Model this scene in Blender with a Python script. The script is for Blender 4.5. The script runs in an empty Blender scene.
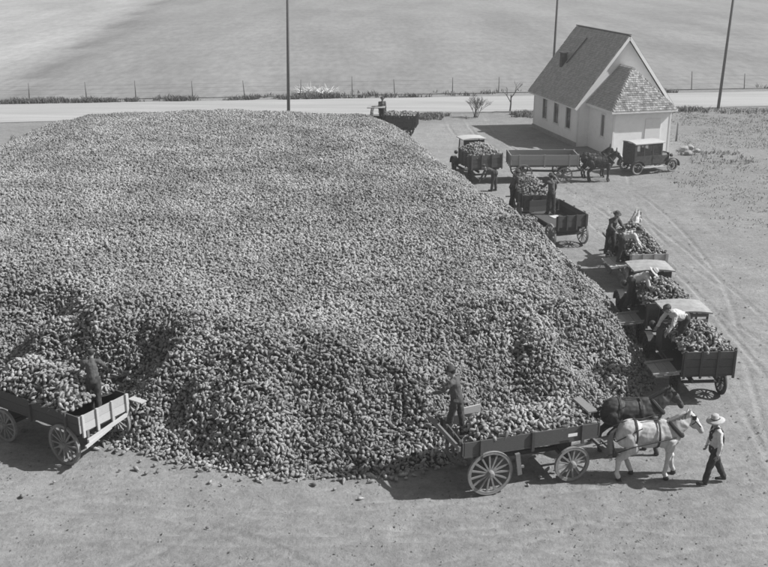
import bpy, bmesh, math, random
import numpy as np
from mathutils import Vector, Matrix, Euler, noise as mnoise

random.seed(7); RNG = np.random.default_rng(7)
R = math.radians
SC = bpy.context.scene
COL = SC.collection

# ------------------------------------------------------------------ camera, sky, sun, exposure
FPX, YH, CX, CY, CAMH = 1000.0, -60.0, 384.0, 283.5, 12.3      # photo pixels (768 wide)
PITCH = math.atan((CY - YH) / FPX)
cam = bpy.data.objects.new('camera', bpy.data.cameras.new('camera')); COL.objects.link(cam)
cam.location = (0, 0, CAMH); cam.rotation_euler = (math.pi/2 - PITCH, 0, 0)
cam.data.sensor_width = 36; cam.data.lens = 36 * FPX / 768; cam.data.clip_end = 6000; cam.data.clip_start = 0.5
SC.camera = cam

SUN_EL = R(44.5); SUN_AZ = R(1)            # azimuth from +x towards +y
sdir = Vector((math.cos(SUN_EL)*math.cos(SUN_AZ), math.cos(SUN_EL)*math.sin(SUN_AZ), math.sin(SUN_EL)))
wd = bpy.data.worlds.new('World'); SC.world = wd; wd.use_nodes = True
wn = wd.node_tree; wn.nodes.clear()
sky = wn.nodes.new('ShaderNodeTexSky'); sky.sky_type = 'NISHITA'; sky.sun_disc = False
sky.sun_elevation = SUN_EL; sky.sun_rotation = math.pi/2 - SUN_AZ; sky.dust_density = 3.0; sky.air_density = 1.2
sep = wn.nodes.new('ShaderNodeSeparateColor'); bg = wn.nodes.new('ShaderNodeBackground'); wo = wn.nodes.new('ShaderNodeOutputWorld')
wn.links.new(sky.outputs[0], sep.inputs[0]); wn.links.new(sep.outputs[2], bg.inputs[0])   # blue-sensitive black and white plate
bg.inputs[1].default_value = 0.052; wn.links.new(bg.outputs[0], wo.inputs[0])
sl = bpy.data.lights.new('sun', 'SUN'); sl.energy = 4.6; sl.angle = R(0.53); sl.color = (1, 1, 1)
so = bpy.data.objects.new('sun', sl); COL.objects.link(so)
so.rotation_euler = (-sdir).to_track_quat('-Z', 'Y').to_euler(); so.location = (30, 10, 40)
vs = SC.view_settings; vs.view_transform = 'Standard'; vs.look = 'None'; vs.gamma = 1; vs.use_curve_mapping = False
vs.exposure = 0.46
SC.render.engine = 'CYCLES'; SC.render.resolution_x = 1024; SC.render.resolution_y = 756
SC.cycles.pixel_filter_type = 'BLACKMAN_HARRIS'; SC.cycles.filter_width = 1.6

def ground_at(u, v, z=0.0):
    dx = (u-CX)/FPX; dy = math.cos(PITCH)-(v-CY)/FPX*math.sin(PITCH); dz = -math.sin(PITCH)-(v-CY)/FPX*math.cos(PITCH)
    t = (z-CAMH)/dz
    return Vector((dx*t, dy*t, z))

# ------------------------------------------------------------------ materials (all neutral: the place as a grey plate saw it)
MATS = {}
def mat(name, v, var=0.25, scale=6.0, rough=0.8, bump=0.0, stretch=(1,1,1), rnd=0.0, island=0.0, spec=0.3, coarse=0.0, metal=0.0, bdist=0.01, world=None):
    if name in MATS: return MATS[name]
    m = bpy.data.materials.new(name); m.use_nodes = True; nt = m.node_tree; N = nt.nodes; L = nt.links
    b = N['Principled BSDF']; b.inputs['Roughness'].default_value = rough; b.inputs['Specular IOR Level'].default_value = spec
    b.inputs['Metallic'].default_value = metal
    tc = N.new('ShaderNodeTexCoord'); mp = N.new('ShaderNodeMapping'); mp.inputs['Scale'].default_value = stretch
    L.new(tc.outputs['Object'], mp.inputs[0])
    nz = N.new('ShaderNodeTexNoise'); nz.inputs['Scale'].default_value = scale; nz.inputs['Detail'].default_value = 6; nz.inputs['Roughness'].default_value = .65
    L.new(mp.outputs[0], nz.inputs['Vector'])
    mr = N.new('ShaderNodeMapRange'); mr.inputs[1].default_value = .25; mr.inputs[2].default_value = .75
    mr.inputs[3].default_value = 1-var; mr.inputs[4].default_value = 1+var; L.new(nz.outputs[0], mr.inputs[0])
    cur = mr.outputs[0]
    def mul(a, bsock):
        k = N.new('ShaderNodeMath'); k.operation = 'MULTIPLY'; L.new(a, k.inputs[0])
        if isinstance(bsock, float): k.inputs[1].default_value = bsock
        else: L.new(bsock, k.inputs[1])
        return k.outputs[0]
    if coarse:
        n2 = N.new('ShaderNodeTexNoise'); n2.inputs['Scale'].default_value = scale*.13; n2.inputs['Detail'].default_value = 3; L.new(mp.outputs[0], n2.inputs['Vector'])
        m2 = N.new('ShaderNodeMapRange'); m2.inputs[1].default_value = .3; m2.inputs[2].default_value = .7; m2.inputs[3].default_value = 1-coarse; m2.inputs[4].default_value = 1+coarse
        L.new(n2.outputs[0], m2.inputs[0]); cur = mul(cur, m2.outputs[0])
    if rnd:
        oi = N.new('ShaderNodeObjectInfo'); m3 = N.new('ShaderNodeMapRange'); m3.inputs[3].default_value = 1-rnd; m3.inputs[4].default_value = 1+rnd
        L.new(oi.outputs['Random'], m3.inputs[0]); cur = mul(cur, m3.outputs[0])
    if world:                                    # patches of darker pieces across the whole heap
        gp = N.new('ShaderNodeNewGeometry'); n5 = N.new('ShaderNodeTexNoise'); n5.inputs['Scale'].default_value = world[0]; n5.inputs['Detail'].default_value = 4
        L.new(gp.outputs['Position'], n5.inputs['Vector']); m5 = N.new('ShaderNodeMapRange'); m5.inputs[1].default_value = .36; m5.inputs[2].default_value = .6; m5.inputs[3].default_value = world[1]; m5.inputs[4].default_value = world[2]
        L.new(n5.outputs[0], m5.inputs[0]); cur = mul(cur, m5.outputs[0])
    if island:
        ge = N.new('ShaderNodeNewGeometry'); m4 = N.new('ShaderNodeMapRange'); m4.inputs[3].default_value = 1-island; m4.inputs[4].default_value = 1+island
        L.new(ge.outputs['Random Per Island'], m4.inputs[0]); cur = mul(cur, m4.outputs[0])
    cur = mul(cur, float(v))
    L.new(cur, b.inputs['Base Color'])
    if bump:
        bp = N.new('ShaderNodeBump'); bp.inputs['Strength'].default_value = bump; bp.inputs['Distance'].default_value = bdist
        L.new(nz.outputs[0], bp.inputs['Height']); L.new(bp.outputs[0], b.inputs['Normal'])
    MATS[name] = m
    return m

WOOD_D = mat('dark weathered wood', .075, .35, 14, .8, .4, (1,8,8), .22)
WOOD_M = mat('grey weathered wood', .17, .3, 14, .8, .4, (1,8,8), .18)
WOOD_L = mat('pale bare wood', .40, .22, 14, .75, .3, (1,8,8), .10)
WOOD_A = mat('sunlit apron wood', .27, .3, 14, .8, .4, (1,8,8), .15)  # opened side boards: their sunlit brightness is put into a paler wood colour
WHEELW = mat('dusty wheel wood', .22, .25, 20, .8)
IRON = mat('dark iron', .045, .3, 20, .55, spec=.5)
BLACKP = mat('dull black paint', .03, .4, 9, .5, spec=.5)
DUSTP = mat('dusty dark paint', .055, .5, 7, .6, spec=.4)
ROOFL = mat('pale canvas roof', .42, .12, 10, .85, .3)
ROOFT = mat('weathered truck roof', .33, .3, 6, .85, .4, coarse=.2)
RUBBER = mat('worn rubber', .06, .4, 15, .85)
TYREL = mat('pale rubber', .33, .2, 15, .85)
LEATHER = mat('dark leather', .035, .3, 20, .6)
SKIN = mat('skin', .24, .1, 20, .6)
SHIRTW = mat('pale work shirt', .50, .15, 12, .9, .3)
SHIRTG = mat('grey work shirt', .09, .2, 12, .9, .3)
DENIM = mat('dark denim', .045, .3, 12, .9, .3)
DENIML = mat('faded denim', .06, .3, 12, .9, .3)
STRAW = mat('straw', .42, .25, 30, .9, .4)
FELT = mat('dark felt', .06, .2, 20, .9)
SHOE = mat('boot leather', .04, .3, 20, .7)
HAIRD = mat('dark hair', .03, .3, 40, .6)
WHITEH = mat('white horse coat', .46, .2, 22, .95, .5, (1,1,.4), coarse=.25, spec=.05)
DARKH = mat('dark bay horse coat', .05, .4, 12, .6, .3, (1,1,.4), coarse=.3, spec=.3)
MULEH = mat('brown mule coat', .05, .4, 5, .6, .15)
MANEW = mat('grey mane', .2, .3, 30, .8)
MANED = mat('black mane', .02, .3, 30, .7)
BEET = mat('dusty beet skin', .30, .4, 18, .95, .8, rnd=.36, bdist=.03, spec=.05, world=(.38,.74,1.06))
GAPSHADE = mat('dark gap shade between beets', .035, .4, 5, .95)  # shell under the beets, coloured near black for the shade in deep gaps
CHURCHW = mat('white church paint', .88, .06, 3, .7, coarse=.05)
TRIMW = mat('white trim paint', .78, .06, 5, .6)
SHING = mat('grey wood shingles', .40, .2, 5, .9, island=.16)
SHINGL = mat('patched wood shingles', .25, .35, 7, .9, island=.48)
ROOFB = mat('roof boards', .10, .3, 5, .9)
BRICK = mat('dark brick', .07, .3, 12, .9, .4)
STONE = mat('field stone', .30, .25, 6, .9, .4)
POLEW = mat('pole wood', .12, .3, 10, .85, .3, (8,8,1))
POSTW = mat('fence post wood', .16, .3, 10, .85, .3, (8,8,1))
WEED = mat('dry weeds', .20, .2, 2, .95, island=.5)
WEEDD = mat('dark weeds', .13, .2, 2, .95, island=.5)
GRASSM = mat('dry grass', .31, .2, 2, .95, island=.4)
BARK = mat('bark', .07, .3, 10, .9)
def glass_mat():
    m = bpy.data.materials.new('window glass'); m.use_nodes = True; nt = m.node_tree; N = nt.nodes; L = nt.links; N.clear()
    o = N.new('ShaderNodeOutputMaterial'); g = N.new('ShaderNodeBsdfGlossy'); g.inputs['Roughness'].default_value = .05; g.inputs[0].default_value = (.8,.8,.8,1)
    t = N.new('ShaderNodeBsdfTransparent'); t.inputs[0].default_value = (.85,.85,.85,1); mx = N.new('ShaderNodeMixShader'); fr = N.new('ShaderNodeFresnel'); fr.inputs[0].default_value = 1.5
    L.new(fr.outputs[0], mx.inputs[0]); L.new(t.outputs[0], mx.inputs[1]); L.new(g.outputs[0], mx.inputs[2]); L.new(mx.outputs[0], o.inputs[0]); return m
GLASS = glass_mat()
DGLASS = mat('dark window glass', .02, .2, 3, .12, spec=.5)

# ------------------------------------------------------------------ mesh helpers
def tag(o, label=None, cat=None, group=None, kind=None):
    if label: o['label'] = label
    if cat: o['category'] = cat
    if group: o['group'] = group
    if kind: o['kind'] = kind
    return o
def empty(name, loc=(0,0,0), rz=0.0, label=None, cat=None, group=None, scale=1.0):
    o = bpy.data.objects.new(name, None); COL.objects.link(o); o.location = loc; o.rotation_euler = (0,0,rz); o.scale = (scale,)*3
    o.empty_display_size = .2
    return tag(o, label, cat, group)

class MB:
    def __init__(s): s.v = []; s.f = []
    def add(s, vs, fs):
        n = len(s.v); s.v += [tuple(p) for p in vs]; s.f += [tuple(i+n for i in q) for q in fs]; return s
    def box(s, a, b, M=None, bev=0.0):
        (x0,y0,z0),(x1,y1,z1) = a,b
        if x0>x1: x0,x1=x1,x0
        if y0>y1: y0,y1=y1,y0
        if z0>z1: z0,z1=z1,z0
        c = [Vector((x,y,z)) for z in (z0,z1) for y in (y0,y1) for x in (x0,x1)]
        if M is not None: c = [M @ p for p in c]
        return s.add(c, [(0,2,3,1),(4,5,7,6),(0,1,5,4),(2,6,7,3),(0,4,6,2),(1,3,7,5)])
    def bar(s, p, q, w, h=None, up=(0,0,1)):
        p = Vector(p); q = Vector(q); h = h or w; d = (q-p); L = d.length; d.normalize(); u = Vector(up)
        if abs(d.dot(u)) > .98: u = Vector((1,0,0))
        sd = d.cross(u).normalized(); u = sd.cross(d)
        c = []
        for e in (p,q):
            for a,b in ((-1,-1),(1,-1),(1,1),(-1,1)): c.append(e + sd*a*w/2 + u*b*h/2)
        return s.add(c, [(3,2,1,0),(4,5,6,7),(0,1,5,4),(1,2,6,5),(2,3,7,6),(3,0,4,7)])
    def tube(s, pts, rad, n=8, cap=True):
        pts = [Vector(p) for p in pts]; rad = rad if hasattr(rad,'__len__') else [rad]*len(pts)
        vs = []; fs = []; u = None
        for i,p in enumerate(pts):
            d = (pts[min(i+1,len(pts)-1)] - pts[max(i-1,0)]).normalized()
            if u is None:
                u = Vector((0,0,1)) if abs(d.z)<.9 else Vector((1,0,0))
            u = (u - d*u.dot(d)).normalized(); w = d.cross(u)
            for k in range(n):
                a = 2*math.pi*k/n; vs.append(p + (u*math.cos(a)+w*math.sin(a))*rad[i])
        for i in range(len(pts)-1):
            for k in range(n): fs.append((i*n+k, i*n+(k+1)%n, (i+1)*n+(k+1)%n, (i+1)*n+k))
        if cap: fs.append(tuple(range(n-1,-1,-1))); fs.append(tuple((len(pts)-1)*n+k for k in range(n)))
        return s.add(vs, fs)
    def lathe(s, prof, n=24, M=None, closed=False):
        """prof: (radius, height) along local z"""
        vs = []; fs = []; m = len(prof)
        for k in range(n):
            a = 2*math.pi*k/n
            for r,z in prof:
                p = Vector((r*math.cos(a), r*math.sin(a), z)); vs.append(M @ p if M is not None else p)
        for k in range(n):
            k2 = (k+1)%n
            for i in range(m if closed else m-1):
                j = (i+1)%m; fs.append((k*m+i, k2*m+i, k2*m+j, k*m+j))
        if not closed:
            if prof[0][0] > 1e-4: fs.append(tuple(k*m for k in range(n-1,-1,-1)))
            if prof[-1][0] > 1e-4: fs.append(tuple(k*m+m-1 for k in range(n)))
        return s.add(vs, fs)
    def cap(s, p, r, q, t, n=16):                      # capsule with two radii
        p = Vector(p); q = Vector(q); d = (q-p)
        if d.length < 1e-5: d = Vector((0,0,1e-4))
        dn = d.normalized(); pts = []; rad = []
        for a in (-80,-50,-20): pts.append(p + dn*r*math.sin(R(a))); rad.append(r*math.cos(R(a)))
        for a in (20,50,80): pts.append(q + dn*t*math.sin(R(a))); rad.append(t*math.cos(R(a)))
        return s.tube(pts, rad, n)
    def ell(s, c, r, rot=(0,0,0), n=14, m=9):
        M = Matrix.Translation(c) @ Euler(rot).to_matrix().to_4x4() @ Matrix.Diagonal((r[0],r[1],r[2],1))
        prof = [(max(math.sin(math.pi*i/m), .02), -math.cos(math.pi*i/m)) for i in range(m+1)]
        return s.lathe(prof, n, M)
    def mesh(s, name, m=None, smooth=False):
        me = bpy.data.meshes.new(name); me.from_pydata(s.v, [], s.f); me.validate()
        bm = bmesh.new(); bm.from_mesh(me); bmesh.ops.recalc_face_normals(bm, faces=bm.faces); bm.to_mesh(me); bm.free()
        if m: me.materials.append(m)
        if smooth: me.polygons.foreach_set('use_smooth', [True]*len(me.polygons))
        return me
    def build(s, name, m, parent=None, smooth=False, loc=None, rot=None):
        return put(name, s.mesh(name, m, smooth), parent, loc, rot)
def put(name, me, parent=None, loc=None, rot=None):
    o = bpy.data.objects.new(name, me); COL.objects.link(o); o.parent = parent
    if loc is not None: o.location = loc
    if rot is not None: o.rotation_euler = rot
    return o
def remesh(mb, voxel, smooth_it, m, name, crease=0.0, cs=9.0, stretch=(1,1,1)):
    me = mb.mesh(name); t = bpy.data.objects.new('tmp', me); COL.objects.link(t)
    a = t.modifiers.new('r','REMESH'); a.mode = 'VOXEL'; a.voxel_size = voxel; a.use_smooth_shade = True
    if smooth_it:
        b = t.modifiers.new('s','SMOOTH'); b.factor = .5; b.iterations = smooth_it
    dg = bpy.context.evaluated_depsgraph_get(); out = bpy.data.meshes.new_from_object(t.evaluated_get(dg)); out.name = name
    bpy.data.objects.remove(t); bpy.data.meshes.remove(me)
    if crease:                                    # folds in cloth, muscle under a coat
        off = Vector((random.uniform(0,50),)*3); st = Vector(stretch)
        nv = len(out.vertices); co = np.empty(nv*3); out.vertices.foreach_get('co', co); co = co.reshape(-1,3)
        no = np.empty(nv*3, np.float32); out.vertex_normals.foreach_get('vector', no); no = no.reshape(-1,3)
        dd = np.array([mnoise.noise(q)+.5*mnoise.noise(q*2.1) for q in (Vector((c[0]*st.x,c[1]*st.y,c[2]*st.z))*cs+off for c in co.tolist())])
        out.vertices.foreach_set('co', (co+no*dd[:,None]*crease).ravel()); out.update()
    out.materials.clear(); out.materials.append(m); out.polygons.foreach_set('use_smooth', [True]*len(out.polygons))
    return out
def fbm(x, y, sc, octs=4, seed=0):
    x = np.asarray(x, float); y = np.asarray(y, float); r = np.zeros_like(x+y); amp = 1.0; rg = np.random.default_rng(seed)
    for o in range(octs):
        T = rg.random((64,64)); fx = x*sc*2**o + 13.7*o; fy = y*sc*2**o + 7.1*o
        ix = np.floor(fx).astype(int); iy = np.floor(fy).astype(int); tx = fx-ix; ty = fy-iy
        tx = tx*tx*(3-2*tx); ty = ty*ty*(3-2*ty)
        g = lambda i,j: T[i%64, j%64]
        r = r + amp*((g(ix,iy)*(1-tx)+g(ix+1,iy)*tx)*(1-ty)+(g(ix,iy+1)*(1-tx)+g(ix+1,iy+1)*tx)*ty - .5); amp *= .5
    return r
def grid_mesh(name, X, Y, Z, m, smooth=True):
    ny, nx = Z.shape; co = np.stack([np.broadcast_to(X, Z.shape), np.broadcast_to(Y, Z.shape), Z], -1).reshape(-1,3)
    idx = np.arange(ny*nx).reshape(ny,nx); q = np.stack([idx[:-1,:-1], idx[:-1,1:], idx[1:,1:], idx[1:,:-1]], -1).reshape(-1,4)
    me = bpy.data.meshes.new(name); me.from_pydata(co.tolist(), [], q.tolist())
    if m: me.materials.append(m)
    if smooth: me.polygons.foreach_set('use_smooth', [True]*len(me.polygons))
    return me

# ------------------------------------------------------------------ the setting
def lerp_road(x, far): return (82.8+.114*x) if far else (74.57+.129*x)

def ground_material():
    m = bpy.data.materials.new('dusty yard earth'); m.use_nodes = True; nt = m.node_tree; N = nt.nodes; L = nt.links
    b = N['Principled BSDF']; b.inputs['Roughness'].default_value = .95; b.inputs['Specular IOR Level'].default_value = .1
    g = N.new('ShaderNodeNewGeometry')
    def noise(sc, det=6, st=(1,1,1), rough=.6):
        mp = N.new('ShaderNodeMapping'); mp.inputs['Scale'].default_value = st; L.new(g.outputs['Position'], mp.inputs[0])
        n = N.new('ShaderNodeTexNoise'); n.inputs['Scale'].default_value = sc; n.inputs['Detail'].default_value = det; n.inputs['Roughness'].default_value = rough
        L.new(mp.outputs[0], n.inputs['Vector']); return n.outputs[0]
    def rng(s, a, b_, c, d):
        r = N.new('ShaderNodeMapRange'); L.new(s, r.inputs[0])
        for i,v in zip((1,2,3,4), (a,b_,c,d)): r.inputs[i].default_value = v
        return r.outputs[0]
    def op(o, a, b_):
        k = N.new('ShaderNodeMath'); k.operation = o
        for i,s in enumerate((a,b_)):
            if isinstance(s,(int,float)): k.inputs[i].default_value = s
            else: L.new(s, k.inputs[i])
        return k.outputs[0]
    fine = rng(noise(9,8,rough=.75), .3,.7,.8,1.2); mid = rng(noise(.9,4), .3,.7,.9,1.1); big = rng(noise(.12,3), .35,.65,.9,1.1)
    crumbs = rng(noise(26,2), .66,.74,1.0,.62)                    # small dark clods and trampled leaves
    at = N.new('ShaderNodeAttribute'); at.attribute_name = 'rut'   # packed wheel tracks: paler, smoother dust
    base = op('MULTIPLY', op('MULTIPLY', fine, mid), op('MULTIPLY', big, crumbs))
    base = op('MULTIPLY', base, op('ADD', 1.0, op('MULTIPLY', at.outputs['Fac'], .14)))
    ga = N.new('ShaderNodeAttribute'); ga.attribute_name = 'grass'
    gv = op('MULTIPLY', op('SUBTRACT', 1.0, op('MULTIPLY', ga.outputs['Fac'], .12)), rng(noise(2.2,5,(1,1.6,1)), .35,.65,.9,1.08))
    val = op('MULTIPLY', op('MULTIPLY', base, gv), .25)
    L.new(val, b.inputs['Base Color'])
    bp = N.new('ShaderNodeBump'); bp.inputs['Strength'].default_value = 1; bp.inputs['Distance'].default_value = .05
    L.new(op('ADD', noise(7,8,rough=.75), op('MULTIPLY', noise(1.6,4), .8)), bp.inputs['Height']); L.new(bp.outputs[0], b.inputs['Normal'])
    return m

RUTS = []        # polylines of wheel tracks
def rut_pair(pts, gauge=1.45):
    pts = [Vector((p[0],p[1])) for p in pts]; dense = []
    for i in range(len(pts)-1):
        p0 = pts[max(i-1,0)]; p1 = pts[i]; p2 = pts[i+1]; p3 = pts[min(i+2,len(pts)-1)]
        for k in range(14):
            t = k/14; dense.append(.5*((2*p1)+(p2-p0)*t+(2*p0-5*p1+4*p2-p3)*t*t+(3*p1-p0-3*p2+p3)*t**3))
    for s in (-.5,.5):
        o = []
        for i,p in enumerate(dense):
            d = (dense[min(i+1,len(dense)-1)]-dense[max(i-1,0)]).normalized(); o.append(p+Vector((-d.y,d.x))*s*gauge)
        RUTS.append(np.array([(q.x,q.y) for q in o]))
for pts in ([(-13,18.6),(-7,19.2),(-3,18.0),(0,15)], [(-12,17),(-6,20.2),(0,19.9),(6,18.4),(13,17.2)], [(-4,14),(1,17),(7,19.3),(13,21.5)], [(-12,20.4),(-7,19.7),(-2,19.2),(4,20.0),(11,22)], [(-6,16),(-3.5,18.4),(0,19.6),(5,20.2),(12,20.5)], [(-11,16.5),(-5,18.2),(1,18.0),(7,17.6),(12,18.6)],
            [(9.5,18),(10.5,24),(10.8,32),(10.6,40),(9.5,48),(7.5,56),(5.5,66),(5,76)], [(13,20),(12.5,28),(12.2,36),(11.3,46),(9,54),(7,64),(6.5,76)],
            [(10,20.5),(11.5,27),(13.5,36),(14,46),(13,52),(9,57),(6.6,68)], [(14,60),(12,50),(11.4,40),(13,30),(16,22)]):
    rut_pair(pts, random.uniform(1.35,1.5))
def build_ground():
    xs = np.concatenate([[-3000,-1000,-400,-150,-60,-40,-28], np.arange(-24,-12,.3), np.arange(-12,13.5,.085), np.arange(13.5,24.01,.3), [28,40,60,150,400,1000,3000]])
    ys = np.concatenate([[-800,-200,-50,0,8,12], np.arange(14,25,.085), np.arange(25,47,.2), np.arange(47,72,.4), [72,76,80,90,120,200,500,1200,4000]])
    X, Y = np.meshgrid(xs, ys); rut = np.zeros_like(X)
    for pl in RUTS:
        x0,y0 = pl.min(0)-1; x1,y1 = pl.max(0)+1
        jj = np.where((ys>y0)&(ys<y1))[0]; ii = np.where((xs>x0)&(xs<x1))[0]
        if not len(jj) or not len(ii): continue
        sx = X[np.ix_(jj,ii)]; sy = Y[np.ix_(jj,ii)]; d = np.full(sx.shape, 9.0)
        for a,b in zip(pl[:-1], pl[1:]):
            ab = b-a; t = np.clip(((sx-a[0])*ab[0]+(sy-a[1])*ab[1])/(ab@ab+1e-9),0,1)
            d = np.minimum(d, np.hypot(sx-a[0]-t*ab[0], sy-a[1]-t*ab[1]))
        br = np.clip(fbm(sx,sy,.35,3,len(pl))+.75, .15, 1)
        rut[np.ix_(jj,ii)] = np.where(np.abs(rut[np.ix_(jj,ii)])>.3, rut[np.ix_(jj,ii)], rut[np.ix_(jj,ii)] + (np.exp(-(d/.075)**2)-.45*np.exp(-((d-.15)/.06)**2))*br)
    near = (np.abs(X)<23)&(Y>13.5)&(Y<70)
    Z = np.where(near, fbm(X,Y,.5,5,3)*.05 + fbm(X,Y,3.1,3,4)*.022 - rut*.034 - .014, -.02)
    o = put('ground', grid_mesh('ground', X, Y, Z, ground_material())); tag(o, kind='structure')
    a = o.data.attributes.new('rut','FLOAT','POINT'); a.data.foreach_set('value', rut.ravel().astype(np.float32))
    gr = np.clip((X-(13.5+fbm(X,Y,.2,3,9)*5+np.clip(48-Y,0,30)*.12))/3.0, 0, 1)*np.clip((Y-34)/16,0,1)
    gr = np.maximum(gr, np.clip((Y-68+fbm(X,Y,.3,3,11)*4)/4,0,1))
    gr = np.maximum(gr, .6*np.clip((-20-X)/4,0,1))
    a = o.data.attributes.new('grass','FLOAT','POINT'); a.data.foreach_set('value', gr.ravel().astype(np.float32))
build_ground()

def strip(name, xs, lo, hi, z, m, ny=6, wob=.25, seed=1):
    xs = np.asarray(xs, float); T = np.linspace(0,1,ny)[:,None]; X = np.broadcast_to(xs, (ny,len(xs)))
    a = np.array([lo(x) for x in xs])+wob*fbm(xs,xs*0,.25,3,seed); b = np.array([hi(x) for x in xs])+wob*fbm(xs,xs*0+9,.25,3,seed)
    Y = a*(1-T)+b*T; Z = np.full_like(Y, z) + .05*np.sin(np.pi*T)*(name=='road')
    o = put(name, grid_mesh(name, X, Y, Z, m)); return tag(o, kind='structure')
ROADM = mat('pale dirt road', .33, .2, 1.3, .95, .4, (.07,1,1), coarse=.1)
rx = np.concatenate([[-900,-300,-150,-80], np.arange(-60,60,2.0), [80,150,300,900]])
strip('road', rx, lambda x: lerp_road(x,0), lambda x: lerp_road(x,1), .012, ROADM)

def field_material():
    m = bpy.data.materials.new('stubble field'); m.use_nodes = True; nt = m.node_tree; N = nt.nodes; L = nt.links
    b = N['Principled BSDF']; b.inputs['Roughness'].default_value = 1; b.inputs['Specular IOR Level'].default_value = .05
    g = N.new('ShaderNodeNewGeometry')
    def noise(sc, st, det=5):
        mp = N.new('ShaderNodeMapping'); mp.inputs['Scale'].default_value = st; mp.inputs['Rotation'].default_value = (0,0,R(-6)); L.new(g.outputs['Position'], mp.inputs[0])
        n = N.new('ShaderNodeTexNoise'); n.inputs['Scale'].default_value = sc; n.inputs['Detail'].default_value = det; L.new(mp.outputs[0], n.inputs['Vector']); return n.outputs[0]
    def rng(s, a, b_, c, d):
        r = N.new('ShaderNodeMapRange'); L.new(s, r.inputs[0])
        for i,v in zip((1,2,3,4), (a,b_,c,d)): r.inputs[i].default_value = v
        return r.outputs[0]
    def mul(a, c):
        k = N.new('ShaderNodeMath'); k.operation = 'MULTIPLY'; L.new(a, k.inputs[0])
        if isinstance(c,float): k.inputs[1].default_value = c
        else: L.new(c, k.inputs[1])
        return k.outputs[0]
    v = mul(mul(rng(noise(.35,(.25,1,1)), .3,.7,.95,1.05), rng(noise(.11,(1,.22,1),4), .35,.65,.86,1.13)), rng(noise(1.6,(1,.3,1)), .3,.7,.88,1.12))
    at = N.new('ShaderNodeAttribute'); at.attribute_name = 'pale'
    ad = N.new('ShaderNodeMath'); ad.operation = 'MULTIPLY_ADD'; L.new(at.outputs['Fac'], ad.inputs[0]); ad.inputs[1].default_value = .75; ad.inputs[2].default_value = 1.0
    v = mul(mul(v, ad.outputs[0]), .225); L.new(v, b.inputs['Base Color'])
    bp = N.new('ShaderNodeBump'); bp.inputs['Strength'].default_value = .6; bp.inputs['Distance'].default_value = .12; L.new(noise(4,(.4,1,1)), bp.inputs['Height']); L.new(bp.outputs[0], b.inputs['Normal'])
    return m
def build_field():
    xs = np.concatenate([[-3000,-1200,-500,-200], np.arange(-120,121,3.0), [200,500,1200,3000]]); T = np.concatenate([np.linspace(0,130,90), [170,250,400,800,1800,4000]])
    X = np.broadcast_to(xs, (len(T),len(xs))); base = 84.6+.114*np.clip(xs,-300,300)
    Y = base[None,:]+T[:,None]; Z = np.full_like(Y,.03)+(fbm(X,Y,.03,3,21)+1.0)*.3*np.clip(T/20,0,1)[:,None]
    o = put('field', grid_mesh('field', X, Y, Z, field_material())); tag(o, kind='structure')
    # a paler farm lane crossing the far left of the field
    A = ground_at(22,84); B = ground_at(112,30); dx,dy = B.x-A.x, B.y-A.y
    d = np.abs((X-A.x)*dy-(Y-A.y)*dx)/math.hypot(dx,dy)
    side = ((X-A.x)*dy-(Y-A.y)*dx) < 0
    pale = np.where(side, np.clip(d/4,0,1)*.55, -.35*np.exp(-(d/2.2)**2))
    a = o.data.attributes.new('pale','FLOAT','POINT'); a.data.foreach_set('value', pale.ravel().astype(np.float32))
build_field()

# ------------------------------------------------------------------ the beet pile
FOOT = np.array([(-6.5,23.0),(-9.5,25.2),(-14,27),(-20,30),(-22.3,40),(-22.3,50),(-22.0,58),(-19.5,63),(-10,64.8),(-2,63.0),(1.3,62.0),(2.9,58.5),(4.0,52.2),(5.4,47),(6.0,43.2),
                 (6.95,40),(7.95,36),(8.25,32),(8.2,28.5),(7.85,26.5),(5.7,24.6),(3.4,23.4),(1.5,21.9),(-.3,21.3),(-2.8,21.42),(-4.5,21.85)], float)
PH = 2.5
def pile_height(X, Y):
    X = np.asarray(X,float); Y = np.asarray(Y,float)
    wx = X + .35*fbm(X,Y,.45,3,31); wy = Y + .35*fbm(X,Y,.45,3,32)
    d = np.full(wx.shape, 1e9); ins = np.zeros(wx.shape, bool); n = len(FOOT)
    for i in range(n):
        a = FOOT[i]; b = FOOT[(i+1)%n]; ab = b-a
        t = np.clip(((wx-a[0])*ab[0]+(wy-a[1])*ab[1])/(ab@ab),0,1); d = np.minimum(d, np.hypot(wx-a[0]-t*ab[0], wy-a[1]-t*ab[1]))
        c = ((a[1]>wy)!=(b[1]>wy)) & (wx < (b[0]-a[0])*(wy-a[1])/(b[1]-a[1]+1e-12)+a[0]); ins ^= c
    d = np.where(ins, d, -d)
    h = PH + fbm(X,Y,.07,2,41)*.22
    s = np.clip(d,0,None)*.92
    z = h*np.tanh((s/h)**2.2)**(1/2.2)
    slope = np.exp(-(np.clip(d-2.3,0,None)/1.0)**2)*np.clip(d/.7,0,1)          # slumped, lumpy faces; the top is trodden flat
    z = z + np.clip(d/1.0,0,1)*fbm(X,Y,.55,4,42)*.17 + slope*np.clip((48-Y)/12,.12,1)*(fbm(X,Y,.6,3,43)*1.3 - .05)
    return np.where(d>-.05, np.clip(z,.01,None), -.15), d

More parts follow.
